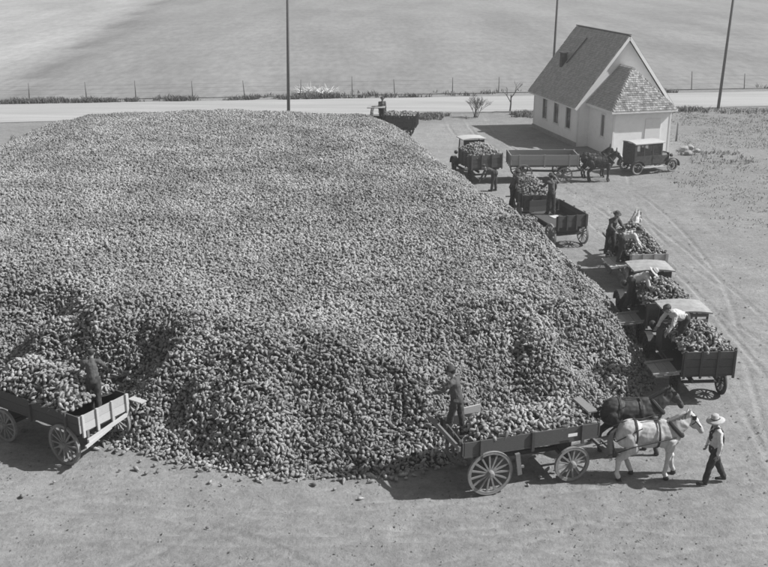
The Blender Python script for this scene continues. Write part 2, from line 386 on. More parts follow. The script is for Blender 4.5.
def beet_mesh(seed):
    r = random.Random(seed); rings = [(-.11,.016),(-.09,.042),(-.05,.058),(.005,.055),(.065,.037),(.125,.018),(.185,.004)]
    if seed >= 4: rings = [(-.07,.02),(-.06,.05),(-.02,.066),(.03,.058),(.06,.04),(.07,.012)]      # snapped roots
    n = 7; vs = []; fs = []; bend = r.uniform(-.03,.03); k = r.uniform(.9,1.12)
    for x,rad in rings:
        rr = rad*k*r.uniform(.93,1.07)
        for i in range(n):
            a = 2*math.pi*i/n; vs.append((x*1.0, rr*math.cos(a)*r.uniform(.94,1.06)+bend*max(x,0)*4, rr*math.sin(a)*r.uniform(.94,1.06)))
    for j in range(len(rings)-1):
        for i in range(n): fs.append((j*n+i, j*n+(i+1)%n, (j+1)*n+(i+1)%n, (j+1)*n+i))
    fs.append(tuple(range(n-1,-1,-1))); fs.append(tuple((len(rings)-1)*n+i for i in range(n)))
    mb = MB().add(vs, fs); me = mb.mesh('sugar_beet', BEET, True); return me
BEETS = [beet_mesh(s) for s in range(6)]

# the loose beets round the foot of the pile, one by one
def build_loose():
    front = np.array([FOOT[i] for i in (2,1,0,25,24,23,22,21,20,19)]); seg = np.linalg.norm(np.diff(front,axis=0),axis=1); cum = np.concatenate([[0],np.cumsum(seg)])
    out = []; spots = []
    for i in range(300):
        if i < 200: s = random.uniform(5.0, cum[-1]-4.0)
        else: s = random.uniform(6.0, 16.0)
        k = min(np.searchsorted(cum, s)-1, len(seg)-1); k = max(k,0); t = (s-cum[k])/seg[k]; p = front[k]*(1-t)+front[k+1]*t
        dv = front[k+1]-front[k]; nrm = np.array([dv[1],-dv[0]])/np.hypot(*dv)
        off = abs(random.gauss(0,.22)) if random.random()<.8 else random.expovariate(1.7)
        q = p+nrm*(off-.12); spots.append(q)
    for u,v in ((96,450),(116,452),(104,446),(120,446),(540,478),(528,486),(548,470),(520,474),(560,476),(534,472),(140,462),(155,466)):
        g = ground_at(u,v); spots.append(np.array([g.x,g.y]))
    for i,q in enumerate(spots[-300:]):
        z,_ = pile_height(np.array([q[0]]),np.array([q[1]])); z = max(float(z[0]),0.0)
        sc = random.uniform(.45,.85)
        o = put('sugar_beet', BEETS[i%6]); o.location = (q[0],q[1],z+.052*sc); o.scale = (sc,)*3
        o.rotation_euler = (random.uniform(0,6.28), random.uniform(.12,.3), random.uniform(0,6.28))
        tag(o, 'loose sugar beet lying at the foot of the big pile', 'beet', 'loose beets at the foot of the pile'); out.append(o)
    return out
LOOSE = build_loose()

def scatter_group(name, density, smin, smax, seed, tilt=.75, lift=.05):
    ng = bpy.data.node_groups.new(name,'GeometryNodeTree')
    ng.interface.new_socket('Geometry', in_out='INPUT', socket_type='NodeSocketGeometry'); ng.interface.new_socket('Geometry', in_out='OUTPUT', socket_type='NodeSocketGeometry')
    N = ng.nodes; L = ng.links; gi = N.new('NodeGroupInput'); go = N.new('NodeGroupOutput')
    dp = N.new('GeometryNodeDistributePointsOnFaces'); dp.inputs['Density'].default_value = density; dp.inputs['Seed'].default_value = seed
    L.new(gi.outputs[0], dp.inputs['Mesh'])
    def rv(lo, hi, sd, vec=True):
        n = N.new('FunctionNodeRandomValue'); n.data_type = 'FLOAT_VECTOR' if vec else 'FLOAT'
        i = [s for s in n.inputs if s.enabled]; i[0].default_value = lo; i[1].default_value = hi
        [s for s in n.inputs if s.name=='Seed'][0].default_value = sd
        return [s for s in n.outputs if s.enabled][0]
    eu = N.new('FunctionNodeEulerToRotation'); L.new(rv((0,-tilt,0),(6.283,tilt,6.283),seed+1), eu.inputs[0])
    rr = N.new('FunctionNodeRotateRotation'); rr.rotation_space = 'LOCAL'; L.new(dp.outputs['Rotation'], rr.inputs[0]); L.new(eu.outputs[0], rr.inputs[1])
    off = N.new('ShaderNodeVectorMath'); off.operation = 'SCALE'; L.new(dp.outputs['Normal'], off.inputs[0]); L.new(rv(-lift*.6,lift,seed+2,False), off.inputs['Scale'])
    sp = N.new('GeometryNodeSetPosition'); L.new(dp.outputs['Points'], sp.inputs['Geometry']); L.new(off.outputs[0], sp.inputs['Offset'])
    jn = N.new('GeometryNodeJoinGeometry')
    for b in LOOSE[:6]:
        oi = N.new('GeometryNodeObjectInfo'); oi.transform_space = 'ORIGINAL'; oi.inputs['Object'].default_value = b; oi.inputs['As Instance'].default_value = True
        L.new(oi.outputs['Geometry'], jn.inputs[0])
    ip = N.new('GeometryNodeInstanceOnPoints'); ip.inputs['Pick Instance'].default_value = True
    L.new(sp.outputs[0], ip.inputs['Points']); L.new(jn.outputs[0], ip.inputs['Instance']); L.new(rr.outputs[0], ip.inputs['Rotation']); L.new(rv(smin,smax,seed+3,False), ip.inputs['Scale'])
    j2 = N.new('GeometryNodeJoinGeometry'); L.new(gi.outputs[0], j2.inputs[0]); L.new(ip.outputs[0], j2.inputs[0]); L.new(j2.outputs[0], go.inputs[0])
    return ng
def build_pile():
    xs = np.arange(-23.5,9.2,.2); ys = np.arange(20,65,.2); X,Y = np.meshgrid(xs,ys); Z,d = pile_height(X,Y)
    me = grid_mesh('beet_pile', X, Y, Z, GAPSHADE)
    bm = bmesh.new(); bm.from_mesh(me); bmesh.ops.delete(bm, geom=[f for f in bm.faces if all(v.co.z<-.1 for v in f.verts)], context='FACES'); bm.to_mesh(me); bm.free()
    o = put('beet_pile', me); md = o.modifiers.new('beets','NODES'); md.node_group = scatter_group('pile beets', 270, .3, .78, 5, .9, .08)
    tag(o, 'huge pile of sugar beets filling the yard', 'beet pile', kind='stuff')
build_pile()
LOADG = scatter_group('load beets', 165, .42, .86, 50, .9, .09)
def load(cx, cy, rz, L, W, z0, top, label, shape=None, seed=0):
    """mound of beets filling a box L x W (centre cx,cy)"""
    xs = np.linspace(-L/2,L/2,int(L/.1)+1); ys = np.linspace(-W/2,W/2,int(W/.1)+1); X,Y = np.meshgrid(xs,ys)
    e = np.minimum(1-np.abs(X)/(L/2), 1-np.abs(Y)/(W/2)*.999)
    Z = z0 + (top-z0)*np.clip(np.minimum((1-np.abs(X)/(L/2))*L/2/.55, (1-np.abs(Y)/(W/2))*W/2/.6),0,1)**.8 + fbm(X+seed*5,Y,1.3,3,60+seed)*.14
    if shape is not None: Z = shape(X,Y,Z)
    o = put('beet_load', grid_mesh('beet_load', X, Y, Z, GAPSHADE)); o.location = (cx,cy,0); o.rotation_euler = (0,0,rz)
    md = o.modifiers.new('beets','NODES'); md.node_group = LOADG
    return tag(o, label, 'beet load', 'beet loads on the vehicles', 'stuff')

# ------------------------------------------------------------------ wheels
def wagon_wheel(parent, c, rad, n, rz=0.0, ind=True, m=None, width=.06):
    """spoked wooden wheel, axle along local y"""
    m = m or WHEELW; M = Matrix.Rotation(math.pi/2,4,'X')
    b = MB().lathe([(rad-.075,-width/2),(rad-.008,-width/2),(rad-.008,width/2),(rad-.075,width/2)], 36, M, True)
    w = b.build('wheel', m, parent, loc=c, rot=(0,random.uniform(0,1),rz))
    MB().lathe([(rad-.007,-width*.6),(rad,-width*.6),(rad,width*.6),(rad-.007,width*.6)], 36, M, True).build('iron_tyre', WHEELW, w)
    MB().lathe([(.045,-.14),(.07,-.12),(.085,-.05),(.085,.05),(.07,.12),(.045,.14)], 14, M).build('hub', m, w)
    sp = MB().bar((.07,0,0),(rad-.06,0,0),.032,.042).mesh('spoke', m)
    if ind:
        for k in range(n): put('spoke', sp, w, rot=(0,2*math.pi*k/n,0))
    else:
        q = MB()
        for k in range(n):
            a = 2*math.pi*k/n; q.bar((.07*math.cos(a),0,.07*math.sin(a)),((rad-.06)*math.cos(a),0,(rad-.06)*math.sin(a)),.034,.034,(0,1,0))
        q.build('spokes', m, w)
    return w
def car_wheel(parent, c, rad=.38, tyre=None, spokem=None, n=12, steer=0.0):
    M = Matrix.Rotation(math.pi/2,4,'X'); t = .05
    prof = [(rad-t+t*math.cos(a), t*math.sin(a)) for a in [2*math.pi*k/10 for k in range(10)]]
    w = MB().lathe(prof, 28, M, True).build('wheel', tyre or RUBBER, parent, True, c, (0,0,steer))
    MB().lathe([(rad-2*t-.025,-.03),(rad-2*t+.012,-.035),(rad-2*t+.012,.035),(rad-2*t-.025,.03)], 28, M, True).build('rim', spokem or DUSTP, w)
    q = MB()
    for k in range(n):
        a = 2*math.pi*k/n; q.bar((.05*math.cos(a),0,.05*math.sin(a)),((rad-2*t)*math.cos(a),0,(rad-2*t)*math.sin(a)),.03,.035,(0,1,0))
    q.build('spokes', spokem or DUSTP, w); MB().lathe([(.03,-.09),(.07,-.06),(.075,.06),(.04,.09)], 12, M).build('hub', IRON, w)
    return w

# ------------------------------------------------------------------ farm wagon
def wagon(loc, rz, L, W, fl, sh, label, wood=WOOD_D, rr=.56, rf=.46, ind=True, left=True, tail=True, front=True, planks=2, tongue=True, tailwood=None, nsp=14, rw=.35, fw=.35, endh=None):
    """origin: rear centre on the ground, heading local +x"""
    t = empty('farm_wagon', loc, rz, label, 'wagon', 'farm wagons at the pile'); th = .035
    MB().box((0,-W/2,fl-.05),(L,W/2,fl)).build('floor', WOOD_D, t)
    def wall(p, q, h, name, m, inward, n=planks, cl=()):
        p = Vector(p); q = Vector(q); d = (q-p); ln = d.length; ang = math.atan2(d.y,d.x)
        hh = h/n; me = MB().box((0,-th/2,.004),(ln,th/2,hh-.004)).mesh('plank', m)
        par = empty(name); par.parent = t; par.location = p; par.rotation_euler = (0,0,ang)
        for k in range(n): put('plank', me, par, (0,random.uniform(-.003,.003),k*hh))
        for c in cl: MB().box((c*ln-.035,-inward*(th/2+.001),-.12),(c*ln+.035,-inward*(th/2+.05),h+.03)).build('cleat', m, par)
        return par
    wall((0.02,-W/2+th/2,fl),(L-.02,-W/2+th/2,fl), sh, 'side_board', wood, 1, cl=(.12,.5,.88))
    if left: wall((0.02,W/2-th/2,fl),(L-.02,W/2-th/2,fl), sh, 'side_board', wood, -1, cl=(.12,.5,.88))
    if tail: wall((-th/2,-W/2,fl),(-th/2,W/2,fl), endh or sh, 'tail_board', tailwood or wood, -1, cl=(.06,.36,.66,.94))
    if front: wall((L+th/2,-W/2,fl),(L+th/2,W/2,fl), sh, 'front_board', wood, 1, cl=(.1,.9))
    xr, xf = rw*1.9, L-fw*1.9; g = W/2-.06
    for x,r in ((xr,rr),(xf,rf)):
        MB().bar((x,-g,r),(x,g,r),.1,.1).build('axle', WOOD_D, t); MB().bar((x,-g+.1,(r+fl)/2+.0),(x,g-.1,(r+fl)/2),.1,max(fl-r-.16,.06)).build('bolster', WOOD_D, t)
        for s in (-1,1): wagon_wheel(t, (x,s*(W/2+.02),r), r, nsp if r==rr else nsp-2, ind=ind)
    MB().bar((xr-.1,0,rr+.02),(xf+.1,0,rf+.06),.08,.1).build('reach', WOOD_D, t)
    MB().bar((.05,-W/2+.25,fl-.09),(L-.05,-W/2+.25,fl-.09),.08,.08).bar((.05,W/2-.25,fl-.09),(L-.05,W/2-.25,fl-.09),.08,.08).build('sill', WOOD_D, t)
    if tongue:
        MB().bar((xf,0,rf),(xf+3.1,0,.72),.07,.09).build('tongue', WOOD_M, t)
        MB().bar((L+.25,-.6,.62),(L+.25,.6,.62),.06,.08).build('doubletree', WOOD_M, t)
        for s in (-1,1): MB().bar((L+.38,s*.55-.32,.66),(L+.38,s*.55+.32,.66),.05,.06).build('singletree', WOOD_M, t)
    return t

# ------------------------------------------------------------------ truck
def truck(loc, rz, label, bed=1.75, W=1.5, fl=.9, sh=.68, slats=False, apron=True, wood=WOOD_D, roofm=None, cabdoor=False):
    """origin: rear centre on the ground, heading local +x"""
    t = empty('beet_truck', loc, rz, label, 'truck', 'trucks unloading at the pile'); th = .04
    MB().box((0,-W/2,fl-.06),(bed,W/2,fl)).build('bed_floor', WOOD_D, t)
    def wall(p, ang, ln, h, name, n=3, side=1, cl=(.05,.36,.68,.95), tilt=0.0, wm=None):
        wood_ = wm or wood; par = empty(name); par.parent = t; par.location = p; par.rotation_euler = (tilt,0,ang); hh = h/n
        me = MB().box((0,-th/2,.006),(ln,th/2,hh-.006)).mesh('plank', wood_)
        for k in range(n): put('plank', me, par, (0,random.uniform(-.006,.006),k*hh))
        for c in cl: MB().box((c*ln-.03,side*(th/2+.001),-.1),(c*ln+.03,side*(th/2+.05),h+.05)).build('stake', wood_, par)
        return par
    wall((.02,-W/2+th/2,fl),0,bed-.04,sh,'side_board',3,-1)
    if apron:
        wall((.02,W/2+.02,fl+.01),0,.95,sh,'open_side_board',3,-1,(.06,.94),tilt=R(-96),wm=WOOD_A)
    else: wall((.02,W/2-th/2,fl),0,bed-.04,sh,'side_board',3,1)
    wall((-th/2,W/2,fl),-math.pi/2,W,sh,'tail_board',3,-1,(.04,.35,.66,.97))
    wall((bed+th/2,-W/2,fl),math.pi/2,W,sh,'head_board',3,-1,(.05,.95))
    # frame and running gear
    for s in (-1,1):
        MB().bar((.05,s*.38,.66),(bed+1.75,s*.38,.62),.06,.12).build('frame_rail', IRON, t)
    for x in (.25,bed-.25): MB().bar((x,-W/2+.1,fl-.12),(x,W/2-.1,fl-.12),.09,.11).build('cross_sill', WOOD_D, t)
    MB().tube([(.6,-.68,.4),(.6,.68,.4)],.05).build('axle', IRON, t); MB().tube([(bed+1.55,-.62,.4),(bed+1.55,.62,.4)],.04).build('axle', IRON, t)
    for s in (-1,1):
        car_wheel(t,(.6,s*.66,.4),.4); car_wheel(t,(bed+1.55,s*.64,.38),.38)
        pts = [(bed+1.55+.48*math.cos(a),s*.64,.42+.42*math.sin(a)) for a in [R(d) for d in range(-5,186,19)]]
        f = MB()
        for a,b in zip(pts[:-1],pts[1:]): f.bar(a,b,.22,.02,(0,0,1))
        f.bar(pts[-1],(bed+.75,s*.64,.42),.22,.02); f.bar((bed+.77,s*.64,.42),(bed+.05,s*.64,.42),.22,.025); f.build('fender', BLACKP, t)
    # cab
    c0, c1 = bed+.06, bed+.98; cw = 1.18; rf = 2.0
    MB().box((c0,-cw/2,.58),(c1,cw/2,.66)).build('cab_floor', BLACKP, t)
    if slats:
        for z in (1.35,1.72,1.9): MB().box((c0,-cw/2,z),(c0+.03,cw/2,z+.1)).build('back_slat', WOOD_M, t)
        MB().box((c0,-cw/2,.66),(c0+.03,cw/2,1.3)).build('cab_back', WOOD_D, t)
    else:
        MB().box((c0,-cw/2,.66),(c0+.03,cw/2,1.55)).box((c0,-cw/2,1.85),(c0+.03,cw/2,rf-.01)).box((c0,-cw/2,1.55),(c0+.03,-.28,1.85)).box((c0,.28,1.55),(c0+.03,cw/2,1.85)).build('cab_back', BLACKP, t)
        MB().box((c0+.012,-.28,1.55),(c0+.018,.28,1.85)).build('rear_window', DGLASS, t)
    for s in (-1,1):
        MB().box((c0+.03,s*(cw/2-.03),.66),(c1,s*cw/2,1.3)).build('door', BLACKP, t)
        MB().bar((c1,s*(cw/2-.025),1.28),(c1-.12,s*(cw/2-.025),rf),.05).build('windscreen_post', BLACKP, t)
        MB().bar((c0+.03,s*(cw/2-.025),1.28),(c0+.03,s*(cw/2-.025),rf),.05).build('rear_post', BLACKP, t)
    MB().box((c1-.09,-cw/2+.05,1.42),(c1-.08,cw/2-.05,rf-.06), Matrix.Identity(4)).build('windscreen', GLASS, t)
    MB().box((c0+.05,-cw/2+.06,.95),(c0+.42,cw/2-.06,1.08)).box((c0+.05,-cw/2+.06,1.08),(c0+.15,cw/2-.06,1.45)).build('seat', LEATHER, t)
    rm = MB(); nn = 8; x0,x1 = c0-.07,c1+.16; wv = cw/2+.09
    vs=[];fs=[]
    for k in range(nn+1):
        y = -wv+2*wv*k/nn; z = rf+.055*(1-(y/wv)**2)
        vs += [(x0,y,z),(x1,y,z-.02),(x0,y,z+.05),(x1,y,z+.03)]
    for k in range(nn):
        a=4*k; fs += [(a,a+1,a+5,a+4),(a+2,a+6,a+7,a+3),(a,a+4,a+6,a+2),(a+1,a+3,a+7,a+5)]
    fs += [(0,2,3,1),(4*nn,4*nn+1,4*nn+3,4*nn+2)]
    rm.add(vs,fs).build('cab_roof', roofm or ROOFT, t)
    MB().lathe([(.2,-.012),(.215,0),(.2,.012),(.185,0)],20,Matrix.Translation((c1-.28,.28,1.25))@Matrix.Rotation(R(-50),4,'Y'),True).build('steering_wheel', BLACKP, t)
    # hood and radiator
    h0,h1 = c1, bed+1.78; hb = MB(); P0 = [(-.36,.62),(-.36,1.05),(-.2,1.22),(.2,1.22),(.36,1.05),(.36,.62)]; P1=[(-.27,.62),(-.27,.98),(-.16,1.1),(.16,1.1),(.27,.98),(.27,.62)]
    hb.add([(h0,y,z) for y,z in P0]+[(h1,y,z) for y,z in P1], [tuple(range(5,-1,-1)),tuple(range(6,12))]+[(i,(i+1)%6,6+(i+1)%6,6+i) for i in range(6)]).build('hood', BLACKP, t)
    MB().box((h1,-.29,.55),(h1+.08,.29,1.14)).build('radiator', IRON, t)
    for s in (-1,1): MB().lathe([(.02,-.1),(.09,-.06),(.11,.03),(.11,.05)],14,Matrix.Translation((h1+.12,s*.42,.98))@Matrix.Rotation(math.pi/2,4,'Y')).build('headlight', IRON, t)
    return t

# ------------------------------------------------------------------ people
def person(loc, rz, label, lean=0, legs=((0,0),(0,0)), arms=None, shirt=SHIRTG, pants=DENIM, hat='straw', head=(0,0), H=1.75, bib=False, shoes=True, side=0.0):
    """facing local +x; legs: (thigh forward deg, knee bend deg); arms: two (upper dir, fore dir) for left(+y), right"""
    t = empty('person', loc, rz, label, 'person', None, H/1.75)
    la = R(lean); pel = Vector((0,0,.95))
    ax = Vector((math.sin(la), side, math.cos(la))).normalized(); fw = Vector((math.cos(la),0,-math.sin(la)))
    chest = pel+ax*.36; neck = pel+ax*.53; shc = pel+ax*.47
    hl = R(lean*.6+head[0]); hax = Vector((math.sin(hl), side, math.cos(hl))).normalized(); hc = neck+hax*.15+Vector((math.cos(hl),0,-math.sin(hl)))*.02
    J = []
    for s,(th,kn) in zip((1,-1),legs):
        a = R(th); hip = pel+Vector((0,s*.095,-.03)); kne = hip+Vector((math.sin(a),s*.02,-math.cos(a))).normalized()*.43
        b = R(th-kn); ank = kne+Vector((math.sin(b),0,-math.cos(b)))*.42; J.append((hip,kne,ank,b))
    drop = min(j[2].z for j in J)-.085
    arms = arms or (((.05,.15,-1),(.25,.02,-1)),((.05,-.15,-1),(.25,-.02,-1)))
    A = []
    for s,(u,v) in zip((1,-1),arms):
        sh = shc+Vector((0,s*.185,0)); el = sh+Vector(u).normalized()*.29; wr = el+Vector(v).normalized()*.255; A.append((sh,el,wr,Vector(v).normalized()))
    D = Vector((0,0,-drop)); mv = lambda p: p+D
    # body: one continuous surface
    b = MB()
    b.cap(mv(pel),.125,mv(chest),.135); b.cap(mv(chest),.13,mv(shc),.09); b.cap(mv(shc)+Vector((0,.15,0)),.06,mv(shc)+Vector((0,-.15,0)),.06); b.cap(mv(shc),.06,mv(hc),.055)
    hq = (0,hl,0); hd = mv(hc); fx = Vector((math.cos(hl),0,-math.sin(hl)))
    b.ell(hd+hax*.03,(.1,.078,.112),hq); b.ell(hd-hax*.05+fx*.03,(.065,.058,.075),hq)
    b.cap(hd+fx*.1+hax*.015,.014,hd+fx*.118-hax*.02,.017,6)                       # nose
    for s in (1,-1):
        b.ell(hd+Vector((0,s*.08,0))+hax*.0,(.02,.012,.032),hq,8,6)              # ears
        b.cap(hd+fx*.088+Vector((0,s*.032,0))+hax*.03,.014,hd+fx*.09+Vector((0,s*.05,0))+hax*.03,.012,6)   # brow
    b.cap(hd+fx*.085+Vector((0,.018,0))-hax*.065,.012,hd+fx*.085-Vector((0,.018,0))-hax*.065,.012,6)       # lips
    for hip,kne,ank,bb in J:
        b.cap(mv(hip),.085,mv(kne),.055); b.cap(mv(kne),.054,mv(ank),.036); b.cap(mv(ank),.036,mv(ank)+Vector((.14,0,-.045)),.03)
    for s,(sh,el,wr,v) in zip((1,-1),A):
        b.cap(mv(sh),.052,mv(el),.04); b.cap(mv(el),.04,mv(wr),.027)
        px = v; lat = px.cross(Vector((0,0,1)));
        if lat.length<.2: lat = Vector((1,0,0))
        lat.normalize(); pn = px.cross(lat)
        w0 = mv(wr); b.cap(w0+px*.03-lat*.02,.02,w0+px*.085-lat*.028,.016,8); b.cap(w0+px*.03+lat*.02,.02,w0+px*.085+lat*.028,.016,8)
        for k,(o,ln) in enumerate(((-.034,.06),(-.012,.075),(.012,.072),(.034,.055))):
            k0 = w0+px*.09+lat*o; k1 = k0+px*ln*.55+pn*.008*s; k2 = k1+px*ln*.35+pn*.03*s
            b.cap(k0,.011,k1,.0105,6); b.cap(k1,.0105,k2,.0095,6)
        b.cap(w0+px*.03+lat*.03,.014,w0+px*.07+lat*.066,.012,6); b.cap(w0+px*.07+lat*.066,.012,w0+px*.1+lat*.07+pn*.015*s,.010,6)
    put('body', remesh(b,.0085,2,SKIN,'body'), t)
    # clothes
    c = MB(); c.cap(mv(pel)+ax*.02,.15,mv(chest),.16); c.cap(mv(chest),.155,mv(shc)-ax*.01,.11); c.cap(mv(shc)+Vector((0,.14,-.01)),.085,mv(shc)+Vector((0,-.14,-.01)),.085)
    c.cap(mv(shc),.075,mv(neck)-ax*.005,.062)
    for sh,el,wr,v in A: c.cap(mv(sh),.078,mv(el),.06); c.cap(mv(el),.06,mv(el.lerp(wr,.86)),.048)
    put('shirt', remesh(c,.013,2,shirt,'shirt',.017,11,(1,1,.8)), t)
    p = MB(); p.cap(mv(pel)+ax*.03,.158,mv(pel)-ax*.02,.165)
    if bib: p.ell(mv(chest)+Vector((0.04,0,-.06)),(.135,.12,.2),(0,la,0))
    for hip,kne,ank,bb in J: p.cap(mv(hip),.115,mv(kne),.088); p.cap(mv(kne),.087,mv(ank.lerp(kne,.08)),.075)
    tr = put('overalls' if bib else 'trousers', remesh(p,.013,2,pants,'trousers',.015,10,(1,1,.75)), t)
    if bib:
        for s in (1,-1):
            MB().tube([mv(chest)+fw*.14+Vector((0,s*.07,0)), mv(shc)+fw*.09+Vector((0,s*.085,.06)), mv(shc)+Vector((0,s*.085,.1)), mv(shc)-fw*.11+Vector((0,s*.06,.0)), mv(chest)-fw*.168+Vector((0,s*.03,-.1)), mv(pel)-fw*.15+Vector((0,s*.05,.1))],.02,6).build('strap', pants, tr)
    for hip,kne,ank,bb in J:
        q = MB(); an = mv(ank); q.cap(an+Vector((-.02,0,-.03)),.05,an+Vector((0,0,.05)),.052); q.cap(an+Vector((-.03,0,-.045)),.045,an+Vector((.17,0,-.05)),.038)
        put('boot', remesh(q,.012,2,SHOE,'boot'), t)
    hx = MB(); hx.ell(hd+hax*.045-fx*.018,(.104,.085,.105),hq); put('hair', remesh(hx,.016,2,HAIRD,'hair'), t)
    M = Matrix.Translation(hd+hax*.075)@Euler((0,hl,0)).to_matrix().to_4x4()
    if hat == 'straw': prof = [(.0,.12),(.06,.12),(.085,.1),(.098,.0),(.15,-.012),(.215,-.03),(.215,-.04),(.15,-.024),(.09,-.014),(.09,0)]
    elif hat == 'felt': prof = [(.0,.1),(.045,.115),(.082,.1),(.1,.0),(.15,-.002),(.165,.012),(.165,.004),(.15,-.012),(.092,-.012),(.092,0)]
    else: prof = [(.0,.06),(.06,.058),(.105,.035),(.115,.012),(.1,-.012),(.095,-.012),(.095,0)]
    h = MB().lathe(prof,22,M).build('hat' if hat!='cap' else 'cap', {'straw':STRAW,'felt':FELT,'cap':SHIRTG}[hat], t, True)
    if hat=='cap': MB().box((.06,-.06,-.012),(.16,.06,-.002),M).build('visor', SHIRTG, h)
    elif hat=='straw': MB().lathe([(.099,.005),(.1,.03),(.097,.03),(.096,.005)],20,M,True).build('hat_band', FELT, h)
    return t

# ------------------------------------------------------------------ horses and mules
def horse(loc, rz, label, coat, mane, cat='horse', scale=1.0, legs=((0,0),(0,0),(0,0),(0,0)), headz=0.0, mule=False, group=None, hooves=True, blaze=False):
    """facing local +x; legs: (dx at hoof, knee bend dx) fore left, fore right, hind left, hind right"""
    t = empty('mule' if mule else 'horse', loc, rz, label, cat, group, scale)
    b = MB(); nw = .85 if mule else 1.0
    b.ell((-.05,0,1.14),(.62,.31*nw,.335)); b.ell((.32,0,1.14),(.34,.27*nw,.36)); b.ell((-.5,0,1.22),(.33,.29*nw,.31)); b.ell((-.62,0,1.12),(.24,.25*nw,.3))
    b.ell((.28,0,1.36),(.26,.12,.17)); b.ell((.52,0,1.12),(.2,.22*nw,.27))
    hz = headz; n1 = Vector((.86,0,1.66+hz))
    b.cap((.48,0,1.22),.255*nw,(.7,0,1.46+hz*.5),.19*nw); b.cap((.68,0,1.45+hz*.5),.19*nw,n1-Vector((.02,0,.03)),.13); b.cap((.38,0,1.4),.13,(.78,0,1.7+hz),.1)
    for a,ra,c,rc in (((0,0,.04),.12,(.15,0,-.11),.108),((.15,0,-.11),.10,(.3,0,-.31),.078),((.04,0,-.08),.115,(.17,0,-.23),.08),((.3,0,-.31),.08,(.34,0,-.38),.068)):
        b.cap(n1+Vector(a),ra,n1+Vector(c),rc)
    el = .24 if mule else .13
    for s in (1,-1): b.cap(n1+Vector((-.02,s*.055,.1)),.032,n1+Vector((.0,s*.075,.1+el)),.014,8)
    hoofs = []
    for i,(y,(dx,kb)) in enumerate(zip((.15,-.15,.15,-.15),legs)):
        y *= nw
        if i<2:
            k = (.46+dx*.45+kb,y,.50); f = (.45+dx*.9,y,.17)
            b.cap((.42,y,1.02),.17,(.43,y*1.05,.82),.115); b.cap((.43,y*1.05,.82),.105,k,.075); b.cap(k,.07,f,.052); b.cap(f,.062,(f[0]+.04,y,.1),.062); hoofs.append((f[0]+.05,y))
        else:
            st = (-.42+dx*.25,y*1.1,.84); k = (-.70+dx*.55,y,.56); f = (-.66+dx*.95,y,.18)
            b.cap((-.55,y,1.12),.21,st,.15); b.cap(st,.125,k,.08); b.cap(k,.075,f,.055); b.cap(f,.064,(f[0]+.04,y,.1),.064); hoofs.append((f[0]+.05,y))
    put('body', remesh(b,.016,4,coat,'body',.016,5.5), t)
    for x,y in hoofs: MB().lathe([(.068,0),(.055,.09),(.05,.1)],12,Matrix.Translation((x,y,0))).build('hoof', IRON, t, True)
    # mane: locks falling on one side; tail: tapering strands
    m = MB()
    for k in range(26):
        q = k/25; p = Vector((.36,0,1.5)).lerp(Vector((.8,0,1.78+hz)),q)+Vector((0,0,.02)); sg = -1
        ln = random.uniform(.16,.26)*(.5 if mule else 1)
        m.tube([p, p+Vector((-.02,sg*.07,-.03)), p+Vector((-.04,sg*.12,-ln))],[.022,.02,.006],5)
    m.build('mane', mane, t)
    m = MB()
    for k in range(16):
        a = random.uniform(-.06,.06); c = random.uniform(-.05,.05); bot = random.uniform(.45,.75)
        m.tube([(-.84,0,1.3),(-.94+c*.3,a*.3,1.2),(-.97+c,a,.95),(-.93+c,a*1.3,bot)],[.03,.032,.026,.006],5)
    m.build('tail', mane, t)
    for s in (1,-1): MB().ell(n1+Vector((.1,s*.085,.0)),(.02,.012,.02),n=8,m=6).build('eye', HAIRD, t)
    if blaze: MB().cap(n1+Vector((.12,0,.03)),.035,n1+Vector((.33,0,-.19)),.03,8).build('blaze', TRIMW, t)
    # harness
    hs = MB(); c = Vector((.57,0,1.3)); M = Matrix.Translation(c)@Matrix.Rotation(R(48),4,'Y')@Matrix.Diagonal((1.22,1.0*nw,1,1))
    hs.lathe([(.215+.04*math.cos(a),.055*math.sin(a)) for a in [2*math.pi*k/8 for k in range(8)]],22,M,True).build('collar', LEATHER, t)
    def ring(x, cz, ry, rz_, w=.045):
        q = MB(); vs=[];fs=[];n=24
        for k in range(n):
            a=2*math.pi*k/n
            for dx in (-w/2,w/2): vs.append((x+dx,ry*math.cos(a),cz+rz_*math.sin(a)))
            for dx in (w/2,-w/2): vs.append((x+dx,(ry+.012)*math.cos(a),cz+(rz_+.012)*math.sin(a)))
        for k in range(n):
            for i in range(4): fs.append((4*k+i,4*k+(i+1)%4,4*((k+1)%n)+(i+1)%4,4*((k+1)%n)+i))
        return q.add(vs,fs)
    ring(.12,1.16,.312*nw,.345).build('girth_strap', LEATHER, t)
    ring(-.42,1.2,.312*nw,.335).build('hip_strap', LEATHER, t)
    for s in (1,-1):
        MB().tube([(.54,s*.24*nw,1.16),(.1,s*.33*nw,1.1),(-.45,s*.33*nw,.98),(-.95,s*.3,.78),(-1.3,s*.3,.68)],.014,6).build('trace', LEATHER, t)
        MB().tube([(-.3,s*.26*nw,1.42),(-.7,s*.26*nw,1.2),(-.86,s*.14*nw,1.02),(-.875,0,.99)],.013,6).build('breeching_strap', LEATHER, t)
        MB().tube([n1+Vector((.02,s*.1,.1)),n1+Vector((.17,s*.085,-.1)),n1+Vector((.3,s*.07,-.24))],.014,6).tube([n1+Vector((.17,s*.095,-.08)),n1+Vector((.06,s*.11,-.16))],.012,6).build('bridle', LEATHER, t)
        MB().box((-.05,-.004,-.05),(.05,.004,.05),Matrix.Translation(n1+Vector((.11,s*.105,.02)))).build('blinker', LEATHER, t)
    MB().tube([(.4,0,1.525),(.1,0,1.51),(-.4,0,1.54),(-.75,0,1.47)],.018,6).build('back_strap', LEATHER, t)
    return t

